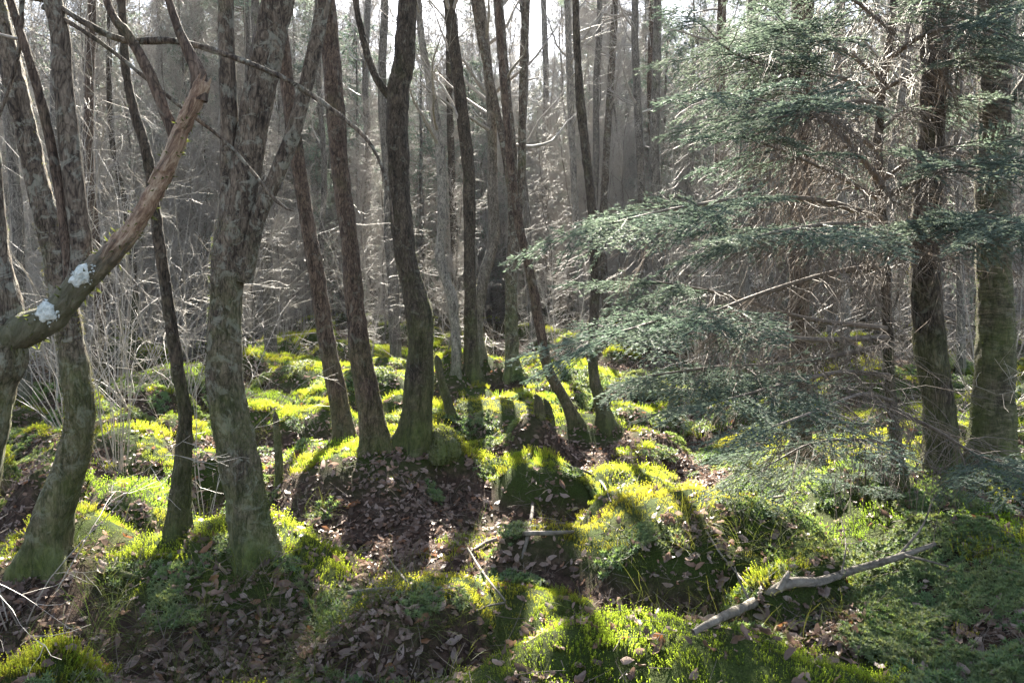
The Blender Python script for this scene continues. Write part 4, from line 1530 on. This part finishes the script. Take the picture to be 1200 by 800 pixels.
def cloud(n, y0, y1, pw):
    """random floor points over the view wedge (with margins), density falling with distance"""
    r = (y0 ** pw + (y1 ** pw - y0 ** pw) * rng.random(n)) ** (1 / pw)
    a = (rng.random(n) * 2 - 1) * R(46)
    return np.sin(a) * r, np.cos(a) * r


def normals(x, y, e=.03):
    zx = terrain(x + e, y)[0] - terrain(x - e, y)[0]
    zy = terrain(x, y + e)[0] - terrain(x, y - e)[0]
    return unit(np.stack([-zx / (2 * e), -zy / (2 * e), np.ones_like(x)], -1))


def rots(nrm, follow, jit):
    n = len(nrm)
    v = unit(nrm * follow + np.array([0, 0, 1 - follow]) + rng.normal(size=(n, 3)) * jit)
    # euler: spin about z first, then tilt z to v
    tx = np.arctan2(-v[:, 1], v[:, 2])
    ty = np.arcsin(np.clip(v[:, 0], -1, 1))
    return tx, ty, v


def eul(v, spin):
    """XYZ euler with local z = v after a random spin"""
    n = len(v)
    ref = np.stack([np.cos(spin), np.sin(spin), np.zeros(n)], -1)
    X = unit(ref - v * (ref * v).sum(-1, keepdims=True))
    Y = np.cross(v, X)
    ry = -np.arcsin(np.clip(X[:, 2], -1, 1))
    rx = np.arctan2(Y[:, 2], v[:, 2])
    rz = np.arctan2(X[:, 1], X[:, 0])
    return np.stack([rx, ry, rz], -1)


def moss_masks(x, y):
    z, m = terrain(x, y)
    nz = fbm(xy3(x, y, 2.2, 31.0), 3)
    nz2 = fbm(xy3(x, y, 1.1, 57.0), 3)
    e = .05
    slope = (terrain(x, y + e)[0] - terrain(x, y - e)[0]) / (2 * e)          # rising away from the viewer: the bare, leafy flank
    hair = smooth(.27, .48, m + nz * .30) * np.maximum(smooth(.55, .2, slope + nz * .25), smooth(.95, 1.05, m))
    right = smooth(.2, 1.0, x) * smooth(6.5, 4.2, y)
    nz3 = fbm(xy3(x, y, 3.4, 41.0), 3)
    feather = np.clip(smooth(-.1, .2, nz2 * .8 + nz3 * .7 + right * .24 - .06), 0, 1) * (1 - hair) * smooth(.75, .3, slope + nz * .2)
    return z, hair, feather, nz


# far-off wood: one uncountable mass
fs = []
while len(fs) < 900:
    yy = 40 + 55 * rng.random() ** 1.3
    xx = (rng.random() * 2 - 1) * (yy * .85 + 4)
    fs.append((xx, yy))
fs = np.array(fs)
WOOD = [proto('wood_tree_source', mm) for mm in FARP]
scatter('far_woodland', np.stack([fs[:, 0], fs[:, 1], terrain(fs[:, 0], fs[:, 1])[0]], -1), np.stack([np.zeros(len(fs)), np.zeros(len(fs)), rng.random(len(fs)) * 6.28], -1), 1.1 + .65 * rng.random(len(fs)), rng.integers(0, len(WOOD), len(fs)), WOOD, 'dense far wood of bare trees and conifers closing the view')

# haircap moss
x, y = cloud(120000, 2.2, 32, 1.1)
z, hair, fea, nz = moss_masks(x, y)
keep = rng.random(len(x)) < hair * np.clip(.85 + 1.1 * fbm(xy3(x, y, 9.0, 63.0), 2), .1, 1)
x, y, z = x[keep], y[keep], z[keep]
nrm = normals(x, y)
v = unit(nrm * .45 + np.array([0, 0, .55]) + rng.normal(size=(len(x), 3)) * .08)
far = np.clip(np.hypot(x, y) / 8, 1, 2.4)
pts = np.stack([x, y, z - .005], -1)
scl = (.55 + .45 * rng.random(len(x))) * (.95 + .75 * fbm(xy3(x, y, 3.0, 12.0), 2)) * far ** .6
scl = np.clip(scl, .35, 2.2)
# tussocks one can single out get their own object
TUS = [
    ('bright haircap moss cushion at the foot of the twin-stemmed tree', 0), ('low sunlit moss carpet behind the slender trunk at left', 2), ('round moss tussock right of the dark central trunk foot', 5),
    ('moss tussock on a small hummock left of the large middle mound', 6), ('large moss-capped mound with leafy flank right of centre', 7), ('dark moss tussock in front of the half-hidden brown trunk', 8),
    ('small moss tussock with leafy front in the lower middle', 9), ('glowing moss cushion under the fallen branch at the bottom edge', 10), ('green moss bank under the right trunks', 11), ('sunlit moss slope above the fallen branch', 12),
    ('tall rounded moss mound at far left behind the slender trunk', 16), ('sunlit moss cushion just right of the twin-stemmed tree', 18), ('sunlit moss bank below the straight brown trunk', 20),
    ('glowing moss hummock around the foot of the dark upright trunk', 22), ('sunlit moss hummock at the foot of the leaning sapling', 24), ('moss hummock behind the spruce stem gap', 31), ('mossy swelling at the right foot of the dark central trunk', 4),
]
owner = np.full(len(x), -1)
bestv = np.full(len(x), .22)
for k, (_, mi) in enumerate(TUS):
    cx, cy_, h, rx, ry, m, ph = ML[mi]
    s = np.exp(-((((x - cx) / rx) ** 2 + ((y - cy_) / ry) ** 2) ** 1.35) * .95)
    b = s > bestv
    owner[b] = k
    bestv[b] = s[b]
spin = rng.random(len(x)) * 6.283
rt = eul(v, spin)
pid = rng.integers(0, 5, len(x))
for k in range(-1, len(TUS)):
    s = owner == k
    if s.sum() == 0:
        continue
    if k < 0:
        scatter('haircap_moss', pts[s], rt[s], scl[s], pid[s], TUFT, 'patches of upright haircap moss over the wood floor')
    else:
        P_, v_, spn, sc_, pd_ = pts[s], v[s], spin[s], scl[s], pid[s]
        ref = np.stack([np.cos(spn), np.sin(spn), np.zeros(len(spn))], -1)
        X = unit(ref - v_ * (ref * v_).sum(-1, keepdims=True))
        B_ = np.stack([X, np.cross(v_, X), v_], -1) * sc_[:, None, None]
        org = P_.mean(0)
        VV, TP = [], []
        for p_ in range(len(LOTUFT)):
            tv, tt_ = LOTUFT[p_]
            w_ = pd_ % len(LOTUFT) == p_
            VV.append((np.einsum('nij,kj->nki', B_[w_], tv) + P_[w_][:, None] - org).reshape(-1, 3))
            TP.append(np.tile(tt_, w_.sum()))
        VV, TP = np.concatenate(VV), np.concatenate(TP)
        link('moss_tussock', mesh('moss_tussock', VV, None, np.arange(len(VV)).reshape(-1, 3), {'tip': (TP, 'FLOAT')}, False, M_MOSS), loc=tuple(org), label=TUS[k][0], cat='moss tussock', group='moss tussocks on the hummocks')

# feather moss
x, y = cloud(70000, 2.2, 14, 1.0)
z, hair, fea, nz = moss_masks(x, y)
keep = rng.random(len(x)) < fea
x, y, z = x[keep], y[keep], z[keep]
nrm = normals(x, y)
v = unit(nrm + rng.normal(size=(len(x), 3)) * .15)
scatter('feather_moss', np.stack([x, y, z - .004], -1), eul(v, rng.random(len(x)) * 6.283), (.7 + .6 * rng.random(len(x))) * np.clip(np.hypot(x, y) / 6, 1, 2), rng.integers(0, 4, len(x)), ROSE, 'low green feathery moss between the fallen leaves')

# fine grass
x, y = cloud(26000, 2.2, 26, 1.1)
z, hair, fea, nz = moss_masks(x, y)
gk = smooth(.0, .4, fbm(xy3(x, y, .9, 77.0), 3)) * (1 - hair * .8)
keep = rng.random(len(x)) < gk * .8
x, y, z = x[keep], y[keep], z[keep]
v = unit(np.array([0, 0, 1]) + rng.normal(size=(len(x), 3)) * .15)
scatter('fine_grass', np.stack([x, y, z - .004], -1), eul(v, rng.random(len(x)) * 6.283), .6 + .6 * rng.random(len(x)), rng.integers(0, 4, len(x)), GRAS, 'thin green grass strands among moss and leaves')

# dead leaves
x, y = cloud(300000, 2.1, 24, 1.0)
z, hair, fea, nz = moss_masks(x, y)
lk = (1 - hair * .9) * (1 - fea * .72) * np.clip(.7 + fbm(xy3(x, y, 1.7, 91.0), 3) * 1.2, .08, 1)
keep = rng.random(len(x)) < lk
x, y, z = x[keep], y[keep], z[keep]
nrm = normals(x, y)
v = unit(nrm + rng.normal(size=(len(x), 3)) * .55)
pts = np.stack([x, y, z + .004 + .018 * rng.random(len(x))], -1)
rt = eul(v, rng.random(len(x)) * 6.283)
scl = .34 + .62 * rng.random(len(x)) ** 1.4
pid = rng.integers(0, 7, len(x))
u, vv = to_px(pts)
vis = (u > 5) & (u < 1195) & (vv < 795)
score = np.where(vis, scl / np.hypot(x, y) * (.6 + .4 * nrm[:, 2]), 0)
order = np.argsort(-score)
for i in order[:300]:
    lo = link('fallen_leaf', LEAFM[pid[i]], ground, tuple(pts[i]))
    lo.rotation_euler = tuple(rt[i])
    s = float(scl[i])
    lo.scale = (s, s, s)
rest = order[300:]
scatter('leaf_litter', pts[rest], rt[rest], scl[rest], pid[rest], LEAFP, 'brown fallen leaves covering the hollows and hummock flanks')

# twig bits and stalks among the leaves
def bits(name):
    n = 7
    st = rng.normal(size=(n, 3)) * np.array([.06, .06, .006])
    c = curves(st, rng.normal(size=(n, 3)) * np.array([1, 1, .18]), .03 + .11 * rng.random(n), 4, .12, 0)
    ac = Acc()
    ac.add(*tube_batch(c, taper(.0008 + .001 * rng.random(n), np.full(n, .0006), 4), 4))
    return ac.mesh(name, M_TWIGD)


BITS = [proto('twig_bit_source', bits('twig_bits')) for _ in range(5)]
x, y = cloud(8000, 2.1, 14, 1.0)
z, hair, fea, nz = moss_masks(x, y)
k_ = rng.random(len(x)) < .85 - .82 * hair
x, y, z = x[k_], y[k_], z[k_]
scatter('twig_litter', np.stack([x, y, z + .012], -1), eul(unit(normals(x, y) + rng.normal(size=(len(x), 3)) * .2), rng.random(len(x)) * 6.283), .6 + .8 * rng.random(len(x)), rng.integers(0, 5, len(x)), BITS, 'broken twig bits and dry stalks lying among the leaves')

# ------------------------------------------------------------------ fallen branches, sticks, stumps
def stick(name, label, pxs, w, mat, cat='stick', lift=.02, S=12, fork=None, group=None, step=.02, sag=None):
    pts = []
    for (u, v) in pxs:
        p = ground_hit(u, v)
        pts.append(p + np.array([0, 0, lift]))
    pts = np.array(pts)
    if sag:
        pts[:, 2] += np.array(sag)
    rr = np.array(w, float) * (.5 if cat != 'stick' else .38) * pts[:, 1] / FPX
    LP, LR = resample(pts, step, rr)
    V, Q, _ = rough_tube(LP, LR, S, lump=.18, ridge=.12, fine=.0015, seed=rng.random() * 40)
    org = pts[0].copy()
    root = link(name, mesh(name, V - org, Q, mat=mat), loc=tuple(org), label=label, cat=cat, group=group)
    for f in fork or ():
        fp = [ground_hit(u, v) + np.array([0, 0, lift + dz]) for (u, v, dz) in f['p']]
        fr = np.array(f['w'], float) * .5 * np.array(fp)[:, 1] / FPX
        FP, FR = resample(np.array(fp), step, fr)
        V, Q, _ = rough_tube(FP, FR, 8, lump=.12, ridge=.1, fine=.001)
        link('side_branch', mesh('side_branch', V - org, Q, mat=mat), root)
    return root


stick('fallen_branch', 'long grey fallen branch lying across the moss at lower right', [(812, 776), (845, 757), (880, 735), (922, 712), (960, 708), (1000, 694), (1050, 680), (1095, 664)], [8, 11, 12, 13, 11, 10, 8, 5], M_STICK, cat='branch', lift=.105, S=16,
      fork=[dict(p=[(912, 720, .0), (921, 709, .02), (923, 705, .03)], w=[9, 7, 2]), dict(p=[(1000, 694, 0), (960, 712, .0), (925, 716, .01)], w=[5, 5, 2]), dict(p=[(1060, 678, .0), (1085, 690, .02), (1110, 700, .03)], w=[4, 3, 1.5]), dict(p=[(1050, 680, .0), (1078, 660, .06), (1092, 640, .12)], w=[3.5, 2.5, 1]), dict(p=[(985, 700, .0), (990, 680, .06), (984, 662, .12)], w=[3, 2, 1]), dict(p=[(880, 736, .0), (866, 722, .05), (860, 712, .08)], w=[3.5, 2.5, 1])], group='dead wood on the ground')
stick('fallen_stick', 'curved pale stick lying on the moss below the centre', [(552, 652), (575, 640), (612, 632), (645, 631), (672, 629)], [5, 7, 8, 8, 5], M_STICK, lift=.03, group='dead wood on the ground')
stick('fallen_stick', 'thin white stick slanting down beside the curved pale stick', [(548, 648), (560, 668), (575, 690), (592, 711)], [4, 4, 4, 3], M_STICK, lift=.03, S=8, group='dead wood on the ground')
stick('fallen_stick', 'short thin stick touching the lower end of the slanting white stick', [(557, 721), (575, 714), (592, 711)], [4, 4, 4], M_STICK, lift=.02, S=8, group='dead wood on the ground')
stick('fallen_stick', 'short grey stick on dark ground left of the lower middle tussock', [(408, 702), (430, 699), (458, 697)], [7, 8, 6], M_STICK, lift=.03, S=10, group='dead wood on the ground')
stick('fallen_stick', 'thin stick pointing up left beside the lower middle tussock', [(452, 660), (464, 676), (476, 694)], [3, 4, 4], M_STICK, lift=.05, S=8, group='dead wood on the ground')
stick('fallen_stick', 'pale rotten stick running up the hollow right of centre', [(612, 655), (620, 620), (624, 590), (618, 562)], [6, 6, 5, 4], M_STICK, lift=.0, S=10, group='dead wood on the ground')
stick('fallen_stick', 'pale thin stick leaning on the flank of the large mound', [(828, 632), (842, 655), (862, 680), (882, 703)], [3, 3.5, 4, 3], M_STICK, lift=.04, S=8, group='dead wood on the ground')
stick('fallen_stick', 'slim forked stick beside the small tussock left of the mound', [(668, 555), (690, 562), (706, 575), (716, 598)], [3, 4, 4, 2], M_STICK, lift=.05, S=8, group='dead wood on the ground')
stick('fallen_stick', 'short dark stick on the leaves near the slender trunk', [(118, 672), (140, 678), (162, 684)], [6, 8, 7], M_BARKD, lift=.03, S=10, group='dead wood on the ground')
stick('fallen_log', 'mossy horizontal log lying behind the slim trunk', [(716, 477), (760, 472), (810, 470), (860, 474)], [9, 11, 11, 9], M_BARK, cat='log', lift=.10, S=14, group='dead wood on the ground')
stick('fallen_stick', 'thin twig across the leaves at the foot of the twin trunk hummock', [(268, 742), (285, 730), (300, 722)], [2.5, 3, 2], M_STICK, lift=.03, S=7, group='dead wood on the ground')
stick('fallen_stick', 'pale twig half buried in moss near the right bank', [(905, 594), (918, 590), (938, 586)], [4, 4, 3], M_STICK, lift=.05, S=7, group='dead wood on the ground')


def stump(name, label, base, polyl, mat, cat='stump', fuzz=500):
    return make_tree(name, label, base, polyl, mat, cat=cat, top=-1, crown=False, S=22, fuzz=fuzz, fuzz_top=.5, step=.02, flare=.15, group='stumps and broken stems')


stump('broken_stump', 'short jagged stump left of the leaning sapling foot', (633, 490), [(633, 490, 15), (632, 480, 14), (631, 470, 12), (628, 463, 5)], M_BARKR)
stump('broken_stump', 'slim leaning stump touching the leaning sapling', (645, 496), [(645, 496, 12), (643, 484, 11), (641, 474, 9), (638, 468, 3)], M_BARKD)
stump('snag', 'black leaning broken stem right of the dark central trunk', (532, 494), [(532, 494, 17), (526, 475, 13), (518, 448, 11), (513, 424, 10), (511, 416, 2)], M_BARKD)
stump('snag', 'short mossy stem beside the foot of the twin-stemmed tree', (326, 570), [(326, 572, 15), (327, 545, 12), (325, 515, 10), (323, 490, 8), (322, 482, 2)], M_BARK, fuzz=900)
stump('broken_stump', 'thin mossy stump at the near end of the log', (784, 505), [(784, 505, 16), (786, 485, 11), (788, 465, 9), (789, 450, 8), (789, 446, 2)], M_BARK)
stump('broken_stump', 'mossy stub in front of the half-hidden brown trunk', (842, 505), [(842, 505, 22), (843, 490, 17), (843, 478, 14), (843, 472, 3)], M_BARK)

# rounded mossy root lump at the foot of the dark central trunk
lb_ = ground_hit(512, 540)
th_, ph_ = np.meshgrid(np.arange(32) * 2 * math.pi / 32, np.linspace(.02, 1.75, 18))
dirs = np.stack([np.sin(ph_) * np.cos(th_), np.sin(ph_) * np.sin(th_), np.cos(ph_)], -1)
LV = dirs * (np.array([.165, .17, .20]) * (1 + .28 * fbm(dirs * 2.2 + 9, 3) + .06 * fbm(dirs * 11, 2))[..., None])
ii_ = np.arange(18 * 32).reshape(18, 32)
lump_o = link('mossy_stump', None, loc=(lb_[0], lb_[1] + .12, lb_[2] + .02), label='rounded mossy stump at the right foot of the dark central trunk', cat='stump', group='stumps and broken stems')
link('wood', mesh('wood', LV.reshape(-1, 3), np.stack([ii_[:-1], ii_[1:], np.roll(ii_, -1, 1)[1:], np.roll(ii_, -1, 1)[:-1]], -1).reshape(-1, 4), mat=M_BARK), lump_o)
f = fuzz_on(np.repeat(LV.reshape(-1, 3), 4, 0), np.repeat(dirs.reshape(-1, 3), 4, 0), -.2, .6, 5200, .016, .6)
link('moss_cover', mesh('moss_cover', f[0], None, f[1], {'tip': (f[2], 'FLOAT')}, False, M_FUZZ), lump_o, kind='stuff')

# ------------------------------------------------------------------ bare shrubs of thin pale arching twigs
def shrub(label, base, d, n, L, spread, mat, up=.02, lean=(0, 0), arch=-.10, name='bare_shrub', lv=8, tw=1.0):
    b = px(base[0], base[1], d)
    b[2] = H1(b[0], b[1])
    a = rng.random(n) * 6.283
    st = np.zeros((n, 3)) + np.stack([np.cos(a), np.sin(a), np.zeros(n)], -1) * .12 * rng.random((n, 1))
    dv = np.stack([np.cos(a) * spread + lean[0], np.sin(a) * spread + lean[1], np.ones(n)], -1)
    acc = Acc()
    c = curves(st, dv, L * (.55 + .6 * rng.random(n)), 12, .10, arch)
    v, q = tube_batch(c, taper(np.full(n, .0042 * tw), np.full(n, .0014 * tw), 12), 5)
    acc.add(v, q)
    s, d2, t, par = spawn(c, lv, .2, 1, .7)
    c2 = curves(s, d2, .12 + .38 * rng.random(len(s)), 6, .16, arch * .3)
    v, q = tube_batch(c2, taper(np.full(len(s), .0021 * tw), np.full(len(s), .001 * tw), 6), 3)
    acc.add(v, q)
    s, d2, t, par = spawn(c2, 3, .2, 1, .7)
    c3 = curves(s, d2, .05 + .14 * rng.random(len(s)), 4, .2, 0)
    v, q = tube_batch(c3, taper(np.full(len(s), .0014), np.full(len(s), .0008), 4), 3)
    acc.add(v, q)
    r = link(name, None, loc=tuple(b), label=label, cat='shrub', group='leafless shrubs')
    link('twigs', acc.mesh('twigs', mat), r, kind='stuff')
    return r


shrub('tangle of pale bare twigs at the lower left corner', (25, 700), 3.3, 5, 1.3, .4, M_TWIGP, lean=(.0, .1), lv=5, tw=.7)
shrub('pale bare twigs arching beside the slender trunk', (235, 600), 4.9, 5, 2.4, .2, M_TWIGP, tw=.7, lv=6)
shrub('dense bare twigs behind the left mossy fork', (80, 520), 7.5, 22, 3.2, .5, M_TWIGP)
shrub('bare twiggy bush between the left trunks', (150, 460), 8.5, 22, 3.0, .6, M_TWIGP)
shrub('tall thin bare twigs between the left edge fork and the slender trunk', (140, 560), 6.2, 18, 4.2, .25, M_TWIGP, tw=.8, arch=-.04)
shrub('bare arching twigs just behind the slender trunk', (215, 490), 9.0, 20, 4.4, .4, M_TWIGP, arch=-.06)
shrub('sparse bare twigs under the very dark right trunk', (1130, 600), 5.2, 8, 1.2, .7, M_TWIGP)
shrub('thin wiry twigs at the far right edge', (1190, 620), 4.8, 7, 1.3, .6, M_TWIGP)
shrub('wispy bare twigs in front of the dark back wood', (330, 430), 13, 16, 2.6, .6, M_TWIGP)
shrub('bare twig bush beside the forked trunk', (640, 430), 13, 16, 2.6, .6, M_TWIGP)
shrub('bare twig bush behind the curved trunk in sunlight', (580, 420), 14, 14, 2.2, .6, M_TWIGP)
shrub('fine twigs hanging under the spruce on its left', (890, 470), 8.5, 20, 2.2, .7, M_TWIG)
shrub('brown twiggy scrub behind the half-hidden brown trunk', (960, 450), 9.5, 24, 2.8, .6, M_TWIG)

# small spruce seedling
b = ground_hit(1012, 600)
sd_root = link('spruce_seedling', None, loc=tuple(b), label='tiny spruce seedling standing left of the spruce stem', cat='seedling')
v_, q_ = tube_batch(np.array([[[0, 0, -.03], [.004, 0, .18], [0, .004, .36], [0, 0, .5]]]), np.array([[.007, .006, .004, .001]]), 6)
link('stem', mesh('stem', v_, q_, mat=M_BARKR), sd_root)
for k in range(16):
    f = link('spray', FROND[k % 5], sd_root, (0, 0, .10 + .024 * k))
    a = k * 2.4
    orient(f, (math.cos(a), math.sin(a), .15))
    s = .75 - .038 * k
    f.scale = (s, s, s)

# ------------------------------------------------------------------ the thin bright air between the trunks
bm_v = np.array([(x, y, z) for x in (-410, 410) for y in (-410, 410) for z in (-1.6, 32)], float)
hz = link('haze', mesh('haze', bm_v, np.array([(0, 1, 3, 2), (4, 6, 7, 5), (0, 4, 5, 1), (2, 3, 7, 6), (0, 2, 6, 4), (1, 5, 7, 3)]), None, None, False), kind='stuff')
m, nt, out = new_mat('haze')
pv = nt.nodes.new('ShaderNodeVolumePrincipled')
pv.inputs['Color'].default_value = (.72, .84, 1.0, 1)
pv.inputs['Density'].default_value = .0002
pv.inputs['Anisotropy'].default_value = .4
nt.links.new(pv.outputs[0], out.inputs['Volume'])
hz.data.materials.append(m)

# tell apart the trees that would otherwise share a label: by distance from the viewer
WORD = ['', '', 'two', 'three', 'four', 'five', 'six', 'seven', 'eight', 'nine', 'ten', 'eleven', 'twelve']
same = {}
for o in COL.objects:
    if o.parent is None and 'group' in o and 'label' in o:
        same.setdefault(o['label'], []).append(o)
for lab, os_ in same.items():
    n = len(os_)
    if 1 < n < 13:
        os_.sort(key=lambda o: o.location[1])
        nm = ['nearer', 'farther'] if n == 2 else ORD[:n - 1] + ['farthest']
        for o, w in zip(os_, nm):
            o['label'] = lab.replace(' just behind', ' behind').replace(' well behind', ' in the thicket').replace(' far behind', ' in the far wood') + ', %s of %s' % (w, WORD[n])
